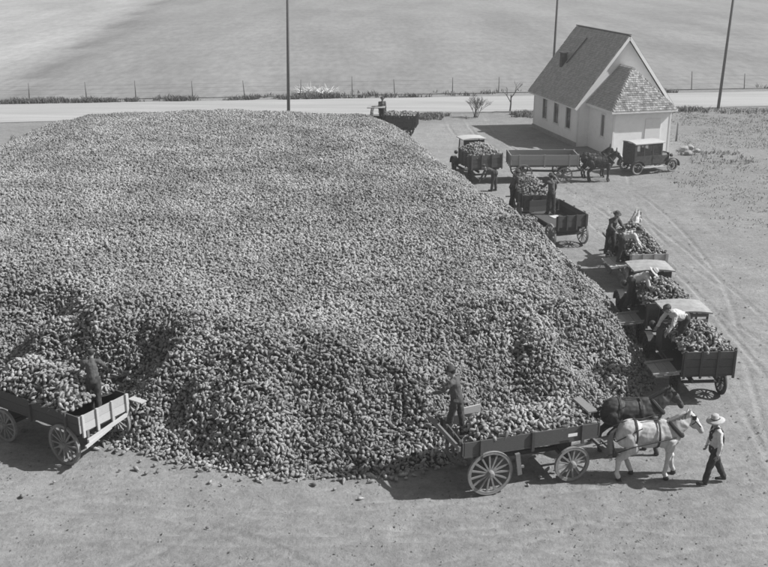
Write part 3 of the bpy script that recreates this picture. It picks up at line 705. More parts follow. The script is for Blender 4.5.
# ------------------------------------------------------------------ church
def church():
    t = empty('church', (12.05,62.25,0), R(14), 'small white wooden church with steep shingled roof and hipped front porch room', 'church')
    W, L, E, K = 6.0, 7.1, 2.85, 6.72; th = .12           # local x along the gable, y towards the back
    # left wall with three window openings
    ws = [(1.35,.36),(3.25,.36),(5.15,.36)]; z0,z1 = .95,2.42
    m = MB(); y = 0.0
    for c,hw in ws:
        m.box((0,y,0),(th,c-hw,E)); m.box((0,c-hw,0),(th,c+hw,z0)); m.box((0,c-hw,z1),(th,c+hw,E)); y = c+hw
    m.box((0,y,0),(th,L,E)); m.build('wall', CHURCHW, t)
    for c,hw in ws:
        f = MB().box((-.03,c-hw-.08,z0-.02),(.03,c-hw,z1+.02)).box((-.03,c+hw,z0-.02),(.03,c+hw+.08,z1+.02)).box((-.035,c-hw-.1,z1+.021),(.03,c+hw+.1,z1+.12)).build('window', TRIMW, t)
        MB().box((-.07,c-hw-.1,z0-.08),(.03,c+hw+.1,z0-.021)).build('sill', TRIMW, f)
        MB().box((.035,c-hw,(z0+z1)/2-.02),(.06,c+hw,(z0+z1)/2+.02)).build('sash_bar', IRON, f)
        for a,b in ((z0,(z0+z1)/2-.021),((z0+z1)/2+.021,z1)): MB().box((.045,c-hw,a),(.055,c+hw,b)).build('pane', DGLASS, f)
    MB().box((W-th,0,0),(W,L,E)).build('wall', CHURCHW, t)
    for y0,y1 in ((0,th),(L-th,L)):
        m = MB(); pts = [(th+.001,0),(W-th-.001,0),(W-th-.001,E),(W/2,K-.12),(th+.001,E)]
        n = 5; m.add([(x,y0,z) for x,z in pts]+[(x,y1,z) for x,z in pts],[tuple(range(n)),tuple(range(2*n-1,n-1,-1))]+[(i,(i+1)%n,n+(i+1)%n,n+i) for i in range(n)])
        m.build('gable_wall', CHURCHW, t)
    MB().box((-.02,-.02,0),(.1,-.002,E-.05)).box((W-.1,-.02,0),(W+.02,-.002,E-.05)).box((-.02,0,0),(-.002,.1,E-.05)).box((-.02,L-.1,0),(-.002,L+.02,E-.05)).build('corner_board', TRIMW, t)
    MB().box((-.06,-.06,-.1),(-.021,L+.06,.28)).build('foundation', STONE, t)
    # main roof
    ov = .32; sl = (K-E)/(W/2); ex = -ov; ez = E-ov*sl
    for s in (1,-1):
        X = (lambda x: x) if s==1 else (lambda x: W-x)
        A = Vector((X(ex),-ov,ez)); B = Vector((X(ex),L+ov,ez)); C = Vector((X(W/2),L+ov,K)); D = Vector((X(W/2),-ov,K))
        nrm = (C-B).cross(A-B); nrm.normalize()
        if nrm.z<0: nrm = -nrm
        r = MB().add([A,B,C,D,A+nrm*.07,B+nrm*.07,C+nrm*.07,D+nrm*.07],[(0,1,2,3),(7,6,5,4),(0,4,5,1),(1,5,6,2),(2,6,7,3),(3,7,4,0)]).build('roof', ROOFB, t)
        shingles(A+nrm*.07,(B-A),(D-A),nrm,r,SHING,.13,.15)
        if s==1: rleft = r
        # rake boards on the front gable
        MB().bar(A+Vector((0,-.012,-.06)),D+Vector((0,-.012,-.06)),.03,.18,(0,0,1)).build('rake_board', TRIMW, r)
        MB().bar(A+Vector((-.016*s,0.02,.0)),B+Vector((-.016*s,-.02,.0)),.03,.14).build('fascia', TRIMW, r)
    MB().bar((W/2,-ov,K+.1),(W/2,L+ov,K+.1),.16,.06).build('ridge_cap', ROOFB, t)
    # chimney on the near slope towards the back, plus a thin dark strip running up the roof
    ch = empty('chimney'); ch.parent = rleft
    cxm, cym = 1.2, 5.3; zb = E+cxm*sl-.3
    rows = 8
    bm_ = MB().box((0,0,0),(.24,.105,.085)).mesh('brick', BRICK); bs = MB().box((0,0,0),(.105,.24,.085)).mesh('brick', BRICK)
    core = MB().box((cxm-.14,cym-.14,zb),(cxm+.14,cym+.14,zb+rows*.1+.25)).build('flue', BRICK, rleft)
    for k in range(rows+3):
        for q,(me,px,py) in enumerate(((bm_,-.2,-.2),(bs,.06,-.2),(bm_,-.04,.1),(bs,-.2,-.08))):
            o = put('brick', me, ch, (cxm+px+(k%2)*.004,cym+py,zb+k*.1))
    MB().box((cxm-.215,cym-.215,zb+(rows+3)*.1),(cxm+.215,cym+.215,zb+(rows+3)*.1+.07)).build('chimney_cap', BRICK, ch)
    nl = Vector((-sl,0,1)).normalized()
    p = Vector((1.3,4.75,E+1.3*sl))+nl*.16; q = Vector((2.55,4.5,E+2.55*sl))+nl*.16
    MB().bar(p,q,.09,.04,nl).build('roof_strip', ROOFB, rleft)
    # hipped front room
    aw,ad,ax,ah,ap = 3.75,3.35,.78,2.8,5.05; a0,a1 = ax,ax+aw
    wy0,wy1,wz0,wz1 = -2.2,-1.75,1.0,2.3
    MB().box((a0,-ad,0),(a0+.1,wy0,ah)).box((a0,wy1,0),(a0+.1,-.003,ah)).box((a0,wy0,0),(a0+.1,wy1,wz0)).box((a0,wy0,wz1),(a0+.1,wy1,ah)).build('porch_wall', CHURCHW, t)
    f = MB().box((a0-.03,wy0-.08,wz0-.04),(a0+.02,wy0,wz1+.08)).box((a0-.03,wy1,wz0-.04),(a0+.02,wy1+.08,wz1+.08)).box((a0-.035,wy0,wz1+.001),(a0+.02,wy1,wz1+.08)).build('window', TRIMW, t)
    MB().box((a0+.04,wy0,wz0),(a0+.05,wy1,wz1)).build('pane', mat('curtained glass',.16,.2,3,.2), f); MB().box((a0-.06,wy0-.1,wz0-.1),(a0+.02,wy1+.1,wz0-.041)).build('sill', TRIMW, f)
    MB().box((a0+.101,-ad,0),(a1-.101,-ad+.1,ah)).build('porch_wall', CHURCHW, t); MB().box((a1-.1,-ad,0),(a1,-.003,ah)).build('porch_wall', CHURCHW, t)
    MB().box((a0-.018,-ad-.018,0),(a0+.09,-ad-.002,ah-.05)).box((a0-.018,-ad,0),(a0-.002,-ad+.09,ah-.05)).box((a1-.09,-ad-.018,0),(a1+.018,-ad-.002,ah-.05)).build('corner_board', TRIMW, t)
    o_ = .25; mx = (a0+a1)/2; bl = Vector((a0-o_,-ad-o_,ah-.05)); br = Vector((a1+o_,-ad-o_,ah-.05)); tl = Vector((a0-o_,-.02,ah-.05)); tr = Vector((a1+o_,-.02,ah-.05)); apx = Vector((mx,-ad+1.75,ap)); rb = Vector((mx,-.02,ap))
    for poly,mm,front in (([bl,br,apx],SHINGL,1),([tl,bl,apx,rb],SHING,0),([br,tr,rb,apx],SHING,0)):
        n = (poly[1]-poly[0]).cross(poly[2]-poly[0]).normalized(); k = len(poly)
        lo = [p-n*.05 for p in poly]
        r = MB().add(poly+lo,[tuple(range(k)),tuple(range(2*k-1,k-1,-1))]+[(i,k+i,k+(i+1)%k,(i+1)%k) for i in range(k)]).build('porch_roof', ROOFB, t)
        if front: shingles(poly[0],poly[1]-poly[0],None,n,r,mm,.16,.15,poly)
        elif poly[0] is tl: shingles(tl,bl-tl,None,n,r,mm,.13,.15,poly)
        else: shingles(br,tr-br,None,n,r,mm,.13,.15,poly)
    MB().box((a0-o_-.02,-ad-o_-.02,ah-.2),(a1+o_+.02,-ad-o_-.001,ah-.06)).box((a0-o_-.02,-ad-o_,ah-.2),(a0-o_-.001,-.03,ah-.06)).build('fascia', TRIMW, t)
    MB().box((mx+.2,-ad-.04,.25),(mx+1.2,-ad-.004,2.2)).build('door', TRIMW, t)
    MB().box((mx+.1,-ad-.7,0),(mx+1.3,-ad-.045,.2)).build('door_step', STONE, t)
def shingles(org, eu, ev, n, parent, m, w, h, poly=None):
    """overlapping shingles as real pieces on a roof plane"""
    u = eu.normalized(); v = n.cross(u).normalized()
    if v.z<0: v = -v
    U = eu.length
    if poly is None: V = ev.dot(v); test = lambda a,b: True
    else:
        P2 = [((p-org).dot(u),(p-org).dot(v)) for p in poly]; V = max(q[1] for q in P2)
        def test(a,b):
            c=False
            for i in range(len(P2)):
                (x1,y1),(x2,y2)=P2[i],P2[(i+1)%len(P2)]
                if (y1>b)!=(y2>b) and a<(x2-x1)*(b-y1)/(y2-y1)+x1: c=not c
            return c
        U0 = min(q[0] for q in P2); U = max(q[0] for q in P2)
    mb = MB(); row = 0; b = 0.0
    while b < V-.02:
        a = random.uniform(-w,0)
        while a < U:
            ww = w*random.uniform(.75,1.3); a0,a1 = max(a,0),min(a+ww-.012,U); b1 = min(b+h*1.15,V)
            if a1-a0>.03 and (poly is None or (test((a0+a1)/2,b+.06))):
                if poly is not None:
                    while a0<a1-.04 and not test(a0+.01,b+h*.5): a0+=.03
                    while a1>a0+.04 and not test(a1-.01,b+h*.5): a1-=.03
                z0 = .028+random.uniform(0,.012); z1 = .006
                q = [org+u*x+v*y+n*z for x,y,z in ((a0,b-.02,z0),(a1,b-.02,z0+random.uniform(-.004,.006)),(a1,b1,z1),(a0,b1,z1),(a0,b-.02,.002),(a1,b-.02,.002))]
                mb.add(q,[(0,1,2,3),(4,5,1,0),(4,0,3),(5,2,1)])
            a += ww
        b += h; row += 1
    o = mb.build('shingles', m, parent); o['kind'] = 'stuff'
church()

# ------------------------------------------------------------------ car by the church
def sedan(loc, rz, label, sc):
    t = empty('parked_car', loc, rz, label, 'car', None, sc); W = 1.32
    for s in (1,-1): MB().bar((-1.55,s*.36,.5),(1.4,s*.36,.5),.06,.1).build('frame_rail', IRON, t)
    for x in (-1.27,1.27):
        MB().tube([(x,-.68,.38),(x,.68,.38)],.04).build('axle', IRON, t)
        for s in (1,-1): car_wheel(t,(x,s*.7,.38),.38,TYREL,DUSTP)
    b = MB().box((-1.5,-W/2,.56),(.5,W/2,1.12)); b.build('body', DUSTP, t)
    zt = 1.78
    for s in (1,-1):
        y0,y1 = s*(W/2-.05),s*W/2
        for x0,x1 in ((-1.5,-1.36),(-.86,-.78),(-.22,-.14),(.38,.5)): MB().box((x0,y0,1.121),(x1,y1,zt)).build('pillar', DUSTP, t)
        MB().box((-1.5,y0,zt+.001),(.5,y1,zt+.08)).build('roof_rail', DUSTP, t)
        for x0,x1 in ((-1.36,-.86),(-.78,-.22),(-.14,.38)): MB().box((x0,s*(W/2-.03),1.121),(x1,s*(W/2-.024),zt)).build('side_window', GLASS, t)
        d = MB().box((-.2,s*(W/2+.002),.6),(.36,s*(W/2+.02),1.1)).build('door', DUSTP, t); MB().bar((-.14,s*(W/2+.04),1.0),(-.02,s*(W/2+.04),1.0),.02).build('handle', IRON, d)
    MB().box((-1.5,-W/2+.051,1.121),(-1.46,-.3,zt+.08)).box((-1.5,.3,1.121),(-1.46,W/2-.051,zt+.08)).box((-1.5,-.299,1.121),(-1.46,.299,1.3)).box((-1.5,-.299,1.66),(-1.46,.299,zt+.08)).build('rear_panel', DUSTP, t)
    MB().box((-1.485,-.299,1.301),(-1.478,.299,1.659)).build('rear_window', GLASS, t)
    MB().box((.47,-W/2+.051,1.121),(.476,W/2-.051,zt)).build('windscreen', GLASS, t)
    rf = MB(); n=8; vs=[];fs=[]
    for k in range(n+1):
        y=-W/2-.04+(W+.08)*k/n; z=zt+.082+.07*(1-(2*y/(W+.08))**2); vs += [(-1.54,y,z-.02),(.66,y,z-.02),(-1.5,y,z+.03),(.62,y,z+.03)]
    for k in range(n):
        a=4*k; fs += [(a,a+1,a+5,a+4),(a+2,a+6,a+7,a+3),(a,a+4,a+6,a+2),(a+1,a+3,a+7,a+5)]
    rf.add(vs,fs+[(0,2,3,1),(4*n,4*n+1,4*n+3,4*n+2)]).build('roof', ROOFL, t)
    MB().box((-1.2,-.55,.6),(-.7,.55,1.12)).box((-1.4,-.55,1.121),(-1.25,.55,1.42)).box((-.2,-.55,1.121),(-.08,.55,1.4)).build('seat', LEATHER, t)
    P0=[(-.42,.56),(-.42,1.02),(-.25,1.16),(.25,1.16),(.42,1.02),(.42,.56)];P1=[(-.27,.56),(-.27,.98),(-.16,1.08),(.16,1.08),(.27,.98),(.27,.56)]
    MB().add([(.5,y,z) for y,z in P0]+[(1.24,y,z) for y,z in P1],[tuple(range(5,-1,-1)),tuple(range(6,12))]+[(i,(i+1)%6,6+(i+1)%6,6+i) for i in range(6)]).build('hood', DUSTP, t)
    MB().box((1.241,-.29,.5),(1.31,.29,1.12)).build('radiator', IRON, t)
    MB().lathe([(.18,-.012),(.195,0),(.18,.012),(.165,0)],18,Matrix.Translation((.2,.3,1.2))@Matrix.Rotation(R(-45),4,'Y'),True).build('steering_wheel', BLACKP, t)
    for s in (1,-1):
        MB().lathe([(.02,-.1),(.09,-.06),(.11,.03),(.11,.05)],14,Matrix.Translation((1.35,s*.42,.98))@Matrix.Rotation(math.pi/2,4,'Y')).build('headlight', IRON, t)
        for cx_,a0,a1 in ((1.27,-8,175),(-1.27,10,190)):
            pts=[(cx_+.47*math.cos(R(a)),s*.72,.42+.44*math.sin(R(a))) for a in np.linspace(a0,a1,11)]; f=MB()
            for a,c in zip(pts[:-1],pts[1:]): f.bar(a,c,.24,.018)
            f.build('fender', DUSTP, t)
        MB().box((-.85,s*.61,.4),(.82,s*.85,.43)).build('running_board', mat('dusty board',.4,.15,8), t)
    return t
sedan((14.85,55.35,0), math.atan2(.75,1.95), 'dark closed motor car with pale roof parked in front of the church', .9)

# ------------------------------------------------------------------ vehicles, people and animals at the pile
UPH = math.pi/2
def box_centre(loc, rz, L): return loc[0]+math.cos(rz)*L/2, loc[1]+math.sin(rz)*L/2

# front wagon with its team
a = math.atan2(21.42-20.4, 5.1-1.83); d = Vector((math.cos(a),math.sin(a),0)); nl = Vector((-d.y,d.x,0)); W=1.42
fo = Vector((1.83,20.42,0))+nl*W/2
FW = wagon(fo, a, 3.45, W, 1.08, .34, 'big wagon of beets standing broadside in front of the pile behind the white horse', wood=WOOD_D, rr=.56, rf=.45, tail=True, planks=1, nsp=15, endh=.34)
MB().box((2.62,-W/2-.056,1.2),(2.86,-W/2-.052,1.28)).build('plate', TRIMW, FW)
MB().bar((-.1,-W/2+.0,1.28),(-.32,W/2+.1,1.45),.05,.12).build('tail_rail', WOOD_M, FW)
MB().bar((1.32,-W/2-.06,.98),(1.4,-W/2-.06,.42),.07,.11).bar((1.3,-W/2-.06,.62),(1.5,-W/2-.06,.62),.06,.05).build('brake_block', WOOD_M, FW)
sb = MB().box((3.32,-.4,1.55),(3.56,.4,1.585)).build('seat', WOOD_M, FW)
MB().bar((3.46,-.36,1.42),(3.46,-.36,1.55),.05).bar((3.46,.36,1.42),(3.46,.36,1.55),.05).build('seat_spring', IRON, sb)
MB().bar((.15,W/2+.0,1.43),(1.0,W/2+.02,1.5),.04,.22).build('loose_board', WOOD_L, FW)
c = fo+d*1.78
load(c.x,c.y,a,3.3,1.3,1.33,1.60,'beets heaped in the big wagon behind the white horse', lambda X,Y,Z: np.where(X<-1.15, Z-.25*np.clip((-1.15-X)/.4,0,1), Z), 1)
# team
horse((6.38,21.42,0), R(2), 'white draft horse in harness hitched to the front wagon', WHITEH, MANEW, legs=((.2,.03),(-.1,0),(.26,0),(-.14,0)), headz=-.08, group='horses and mules')
horse((6.25,22.62,0), R(4), 'dark bay draft horse beyond the white horse in the same team', DARKH, MANED, legs=((-.1,0),(.14,.02),(-.14,0),(.16,0)), headz=-.02, group='horses and mules')
# people in front
person((7.84,21.1,0), R(178), 'person in dark overalls, pale shirt and straw hat walking beside the white horse', lean=2, legs=((16,6),(-16,10)), arms=(((-.15,.28,-1),(.15,.05,-1)),((.1,-.25,-1),(.3,0,-1))), shirt=SHIRTW, pants=DENIM, hat='straw', bib=True, head=(10,0), H=1.76)
pw = fo+d*.22+nl*.35
P_ = person((pw.x,pw.y,1.10), R(150), 'person in grey work clothes standing on the tail of the front wagon with a fork', lean=10, legs=((14,8),(-10,4)), arms=(((.5,.5,-.6),(.75,.05,-.3)),((.6,-.35,-.7),(.7,.35,-.3))), shirt=SHIRTG, pants=DENIML, hat='felt', head=(12,0), H=1.72)
fk = empty('beet_fork', (pw.x,pw.y,1.10), R(150), 'long beet fork held by the person on the front wagon', 'fork')
MB().tube([(.15,.32,.98),(.75,.02,1.1)],.016,6).build('handle', WOOD_L, fk)
q = MB()
for k in range(6): q.tube([(.75,.02+(k-2.5)*.05,1.1),(.92,.0+(k-2.5)*.06,1.12),(1.1,(k-2.5)*.06,1.2)],.007,5)
q.build('tines', IRON, fk)

# wagon at the left edge
hd = Vector((-.845,.535,0)); a = math.atan2(hd.y,hd.x); tw = 1.62; to = Vector((-6.95,22.42,0))
LW = wagon(to, a, 3.5, tw, .98, .44, 'beet wagon with pale tail board at the left edge of the pile', wood=WOOD_D, tailwood=WOOD_L, rr=.54, rf=.45, planks=2, nsp=14, tongue=False, rw=.3)
rl = hd.cross(Vector((0,0,1)))
MB().bar((-.06,-.75,.9),(-.16,.7,.78),.06,.09).bar((-.1,-.1,.80),(-.24,.85,.70),.05,.07).build('tail_rail', WOOD_L, LW)
MB().box((-.06,.55,.62),(-.02,.62,1.0)).build('tail_strap', WOOD_M, LW)
MB().box((-.42,-1.05,1.2),(.05,-.86,1.23)).build('loose_board', WOOD_L, LW)
c = to+hd*1.95
load(c.x,c.y,a,3.0,1.5,1.36,1.98,'beets heaped in the wagon at the left edge',None,2)
person((to+hd*.32-Vector((0.05,-.25,0))).to_tuple()[:2]+(1.0,), R(100), 'person in dark clothes standing on the tail of the left wagon', lean=12, legs=((10,6),(-8,4)), arms=(((.6,.3,-.7),(.8,-.1,-.2)),((.6,-.3,-.7),(.8,.1,-.2))), shirt=SHIRTG, pants=DENIM, hat='cap', head=(14,0), H=1.68)

# trucks along the right side of the pile
ta = UPH+R(3)
def put_truck(x, y, rz, label, llabel, top=1.95, seed=0, **k):
    bed = k.get('bed',1.75); T = truck((x,y,0), rz, label, **k); cx_,cy_ = box_centre((x,y),rz,bed)
    if llabel: load(cx_,cy_,rz,bed-.1,k.get('W',1.5)-.1,k.get('fl',.9)+k.get('sh',.68)-.12,top,llabel,None,seed)
    return T
put_truck(8.98,25.45,ta,'truck nearest the camera on the right with slatted cab back and dark tail boards','beets heaped in the nearest truck on the right',2.02,3,slats=True)
put_truck(8.93,29.35,ta-R(1),'middle truck of the right-hand row with its pale cab roof behind the nearest truck','beets heaped in the middle truck of the right-hand row',1.98,4)
bend = dict(lean=68, legs=((18,14),(2,10)))
person((8.5,26.45,1.25), R(200), 'bent person in pale shirt unloading the nearest truck on the right', **bend, arms=(((.5,.3,-1),(.7,-.1,-1)),((.5,-.3,-1),(.7,.1,-1))), shirt=SHIRTW, pants=DENIM, hat='cap', head=(-10,0))
person((8.0,30.5,1.0), R(-15), 'bent person in pale shirt and pale hat at the middle truck of the row', lean=68, legs=((12,12),(-6,8)), arms=(((.5,.3,-1),(.7,-.1,-1)),((.4,-.3,-1),(.7,.1,-1))), shirt=SHIRTW, pants=DENIM, hat='straw', head=(5,0))
# wagon beyond them
CW = wagon((9.72,35.0,0), UPH+R(6), 2.7, 1.45, .92, .5, 'wagon with pale back boards beyond the two trucks in the right-hand row', wood=WOOD_M, tailwood=WOOD_L, ind=False, left=False, planks=2, tongue=True, rr=.5, rf=.42, rw=.28, fw=.28)
ap = empty('open_side_board'); ap.parent = CW; ap.location = (.1,.76,.95); ap.rotation_euler = (R(-98),0,0)
for k in range(2):
    MB().box((0,-.02,k*.3+.01),(1.2,.02,k*.3+.29)).build('plank', WOOD_L, ap)
c = Vector((9.72,35.0,0))+Vector((math.cos(UPH+R(6)),math.sin(UPH+R(6)),0))*1.45
load(c.x,c.y,UPH+R(6),2.3,1.35,1.3,1.95,'beets heaped in the wagon with pale back boards',None,5)
horse((9.75,38.75,0), R(50), 'white horse hitched ahead of the wagon with pale back boards', WHITEH, MANEW, scale=1.0, headz=.1, group='horses and mules')
person((8.55,36.3,1.0), R(-60), 'person in grey shirt and dark hat standing upright unloading the wagon with pale back boards', lean=18, legs=((12,10),(-4,6)), arms=(((.5,.3,-.8),(.8,-.1,-.4)),((.5,-.3,-.8),(.8,.1,-.4))), shirt=SHIRTG, pants=DENIM, hat='felt', head=(12,0))
person((8.75,35.4,1.0), R(-10), 'bent person in pale shirt unloading the wagon with pale back boards', lean=72, legs=((14,14),(0,10)), arms=(((.5,.3,-1),(.7,-.1,-1)),((.5,-.3,-1),(.7,.1,-1))), shirt=SHIRTW, pants=DENIM, hat='cap', head=(-10,0))
# emptied wagon and loaded wagon
wb = UPH+R(16)
wagon((7.87,40.45,0), wb, 2.7, 1.45, .92, .5, 'emptied wagon with tall rear wheel on the slope of the pile', wood=WOOD_D, ind=False, left=False, planks=2, tongue=False, rr=.5, rf=.42, rw=.22, fw=.3)
o = MB().box((0,0,0),(.55,.42,.012)).build('sack', SHIRTW, None, loc=(7.35,41.75,.93), rot=(0,0,.4)); tag(o,'pale empty sack lying flat in the emptied wagon','sack')
wagon((6.92,43.75,0), UPH+R(4), 2.7, 1.35, .92, .55, 'loaded dark wagon just beyond the emptied wagon', wood=WOOD_D, ind=False, planks=2, tongue=True, rr=.5, rf=.42)
c = Vector((6.92,43.75,0))+Vector((-math.sin(R(4)),math.cos(R(4)),0))*1.35
load(c.x,c.y,UPH+R(4),2.5,1.25,1.35,1.85,'beets heaped in the dark wagon beyond the emptied wagon',None,6)
person((7.3,42.5,.93), R(110), 'person in dark clothes standing in the front of the emptied wagon', lean=8, legs=((6,4),(-6,4)), arms=(((.5,.4,-.8),(.9,.2,.1)),((.2,-.3,-1),(.5,0,-1))), shirt=SHIRTG, pants=DENIM, hat='felt')
person((6.0,45.6,.45), R(20), 'person half hidden behind the load of the dark wagon', lean=20, legs=((8,6),(-8,6)), shirt=SHIRTG, pants=DENIM, hat='felt')
# loaded truck by the shadow of the church
put_truck(5.42,52.1,UPH+R(14),'loaded truck with pale cab roof standing beside the empty broadside wagon','beets heaped in the truck beside the empty broadside wagon',1.93,7,bed=2.0,W=1.8,apron=False,roofm=ROOFL)
person((5.7,50.55,0), R(150), 'bent person on the ground behind the loaded truck', lean=75, legs=((8,4),(-2,2)), arms=(((.4,.3,-1),(.5,0,-1)),((.4,-.3,-1),(.5,0,-1))), shirt=SHIRTG, pants=DENIM, hat='cap', head=(-10,0))
# broadside wagon and mules
wagon((6.75,53.1,0), R(1), 3.55, 1.5, .95, .55, 'empty pale grey wagon standing broadside in front of the church', wood=mat('pale weathered wagon wood',.30,.2,14,.8,.4,(1,8,8),.08), ind=False, planks=2, rr=.5, rf=.42)
horse((11.62,52.75,0), R(-3), 'nearer brown mule with pale nose hitched to the empty broadside wagon', MULEH, MANED, 'mule', .92, ((.04,0),(-.06,0),(.06,0),(-.05,0)), .0, True, 'horses and mules', blaze=True)
horse((11.5,53.75,0), R(0), 'farther brown mule hitched to the empty broadside wagon', MULEH, MANED, 'mule', .92, ((-.04,0),(.06,0),(-.06,0),(.05,0)), .02, True, 'horses and mules')
# truck beyond the far end of the pile
put_truck(2.1,65.2,math.pi-R(8),'truck half hidden behind the far end of the pile','beets in the truck behind the far end of the pile',1.7,8,bed=2.0,apron=False)
person((-.15,65.3,.9), R(-70), 'person standing on the truck behind the far end of the pile', lean=10, shirt=SHIRTG, pants=DENIM, hat='felt')

# ------------------------------------------------------------------ poles, fence, weeds, trees, stones
def pole(x, y, h, label, lean=(0,0), r=.12):
    t = empty('utility_pole', (x,y,0), 0, label, 'pole', 'utility poles along the road')
    MB().tube([(0,0,-.3),(lean[0]*.5,lean[1]*.5,h/2),(lean[0],lean[1],h)],[r,r*.85,r*.7],10).build('shaft', POLEW, t, True)
    MB().tube([(lean[0],lean[1],h),(lean[0],lean[1],h+.05)],[r*.72,r*.4],10).build('pole_cap', POLEW, t)
    return t
pole(-7.0,73.3,11,'tall utility pole rising from behind the pile at left',(.25,0))
pole(25.75,77.3,11,'leaning utility pole at the right edge beside the road',(.35,0))
pole(12.6,75.8,11,'utility pole rising from behind the church roof',(.1,0),.1)

def fence(xs, yf, label, wires=(.5,.85,1.15)):
    t = empty('wire_fence', (xs[0],yf(xs[0]),0), 0, label, 'fence'); base = Vector((xs[0],yf(xs[0]),0)); tops = []
    for x in xs:
        p = Vector((x,yf(x),0))-base; l = Vector((random.uniform(-.12,.12),random.uniform(-.05,.05),random.uniform(1.25,1.6)))
        MB().tube([p-Vector((0,0,.2)),p+l],[.045,.038],7).build('post', POSTW, t, True); tops.append((p,l))
    for w in wires:
        pts = [p+l*(w/l.z)+Vector((0,-.06,0)) for p,l in tops]; MB().tube(pts,.004,4).build('wire', IRON, t)
fence([x+random.uniform(-.4,.4) for x in np.arange(-46,62,4.3)], lambda x: 84.0+.114*x+.6, 'wire fence on leaning posts along the far side of the road')
p = ground_at(676,141); po = MB().tube([(0,0,-.2),(.03,0,1.15)],[.07,.06],8).build('wooden_post', POSTW, None, True, p); tag(po,'single wooden post standing at the right corner of the church','post')

def blades(name, pts, hmin, hmax, m, label, per=7, spread=.18, wid=.02):
    vs=[];fs=[]
    for (x,y) in pts:
        for k in range(per):
            a=random.uniform(0,6.28); r=random.uniform(0,spread); bx,by=x+r*math.cos(a),y+r*math.sin(a); h=random.uniform(hmin,hmax); b=random.uniform(0,6.28); l=random.uniform(.1,1.3)*h
            w=wid*random.uniform(.6,1.5); c,s=math.cos(b),math.sin(b); d=random.uniform(0,6.28); n=len(vs)
            vs += [(bx-c*w,by-s*w,-.02),(bx+c*w,by+s*w,-.02),(bx+c*w*.7+l*.4*math.cos(d),by+s*w*.7+l*.4*math.sin(d),h*.6),(bx-c*w*.7+l*.4*math.cos(d),by-s*w*.7+l*.4*math.sin(d),h*.6),(bx+l*math.cos(d),by+l*math.sin(d),h)]
            fs += [(n,n+1,n+2,n+3),(n+3,n+2,n+4)]
    me=bpy.data.meshes.new(name); me.from_pydata(vs,[],fs); me.materials.append(m); o=put(name,me); tag(o,label,'weeds',kind='stuff'); return o
def patch(n, fx, seed, thr):
    r=random.Random(seed); out=[]
    while len(out)<n:
        x,y=fx(r)
        if r.random() < (float(fbm(np.array([x]),np.array([y]),.35,3,seed)[0])-thr)*2.2+.12: out.append((x,y))
    return out
def far_verge(r):
    x=r.uniform(-50,50); return x, 83.0+.114*x+abs(r.gauss(0,.9))
blades('verge_weeds', patch(2000,far_verge,71,.0), .05,.4, WEEDD, 'dark weeds growing along the far side of the road', 6, .3, .03)
def near_verge(r):
    x=r.uniform(2.5,11); return x, 73.6+.129*x-abs(r.gauss(0,.7))
blades('verge_grass', patch(650,near_verge,72,-.05), .05,.34, WEED, 'dry grass growing along the near side of the road left of the church', 6, .25, .03)
def right_grass(r):
    x=r.uniform(15.5,38); y=77.5-r.random()**1.4*34
    while x<18.5 and y>57.5: x=r.uniform(16.5,38)
    return x,y
blades('dry_grass', patch(3600,right_grass,73,-.45), .02,.07, GRASSM, 'dry grass tufts on the open ground right of the church', 6, .45, .02)
def road_right(r):
    x=r.uniform(18,45); return x, 74.0+.129*x-abs(r.gauss(0,1.0))
blades('roadside_grass', patch(900,road_right,74,-.25), .08,.4, WEED, 'taller dry grass between the road and the ground right of the church', 6, .3, .03)
def left_verge(r):
    x=r.uniform(-42,-12); return x, 70.3+.129*x-abs(r.gauss(0,1.0))
blades('left_verge_grass', patch(800,left_verge,75,-.15), .1,.4, WEEDD, 'dark low weeds beyond the left end of the pile', 6, .35, .03)
def church_foot(r):
    return r.uniform(17.8,22.0), r.uniform(56.8,62.0)
blades('church_weeds', patch(110,church_foot,76,-.1), .05,.2, WEED, 'weeds growing at the right corner of the church', 6, .3, .02)

def twig_tree(x, y, h, label, name='bare_tree', dense=False):
    t = empty(name, (x,y,0), 0, label, 'tree' if not dense else 'shrub'); tr=MB(); tw=MB(); r=random.Random(int(x*10))
    def grow(mb,p,d,L,rad,dep):
        q=p+d*L; mb.tube([p,p.lerp(q,.5)+Vector((r.uniform(-.04,.04)*L,r.uniform(-.04,.04)*L,0)),q],[rad,rad*.85,rad*.65],5)
        if dep==0: return
        for k in range(r.choice((2,3)) if not dense else 4):
            nd=(d+Vector((r.uniform(-.75,.75),r.uniform(-.75,.75),r.uniform(-.1,.45)))).normalized(); grow(tw,p.lerp(q,r.uniform(.55,1)),nd,L*r.uniform(.5,.75),rad*.55,dep-1)
    if dense:
        for k in range(7): grow(tw,Vector((r.uniform(-.15,.15),r.uniform(-.15,.15),-.05)),Vector((r.uniform(-.35,.35),r.uniform(-.3,.3),1)).normalized(),h*.5,.025,3)
        tr.tube([(0,0,-.1),(0,0,h*.4)],[.05,.03],6)
    else: grow(tr,Vector((0,0,-.1)),Vector((.03,0,1)),h*.42,.07,4)
    tr.build('trunk', BARK, t); tw.build('crown', BARK, t)
twig_tree(9.55,76.0,3.2,'small bare tree beside the road left of the church')
twig_tree(6.7,73.4,1.7,'dark twiggy shrub by the road left of the bare tree','shrub',True)
def brush(x,y,label):
    t=empty('brush_heap',(x,y,0),0,label,'brush heap'); r=random.Random(3); pm=mat('bleached brush',.7,.2,4,.9); b=MB(); c=MB()
    for k in range(150):
        p=Vector((r.gauss(0,.75),r.gauss(0,.25),r.uniform(0,.25))); d=Vector((r.uniform(-1,1),r.uniform(-.5,.5),r.uniform(.0,.9))).normalized()*r.uniform(.35,.9)
        (b if k%2 else c).tube([p,p+d*.5+Vector((0,0,.05)),p+d],[.03,.024,.01],4)
    b.build('branches',pm,t); c.build('stalks',pm,t)
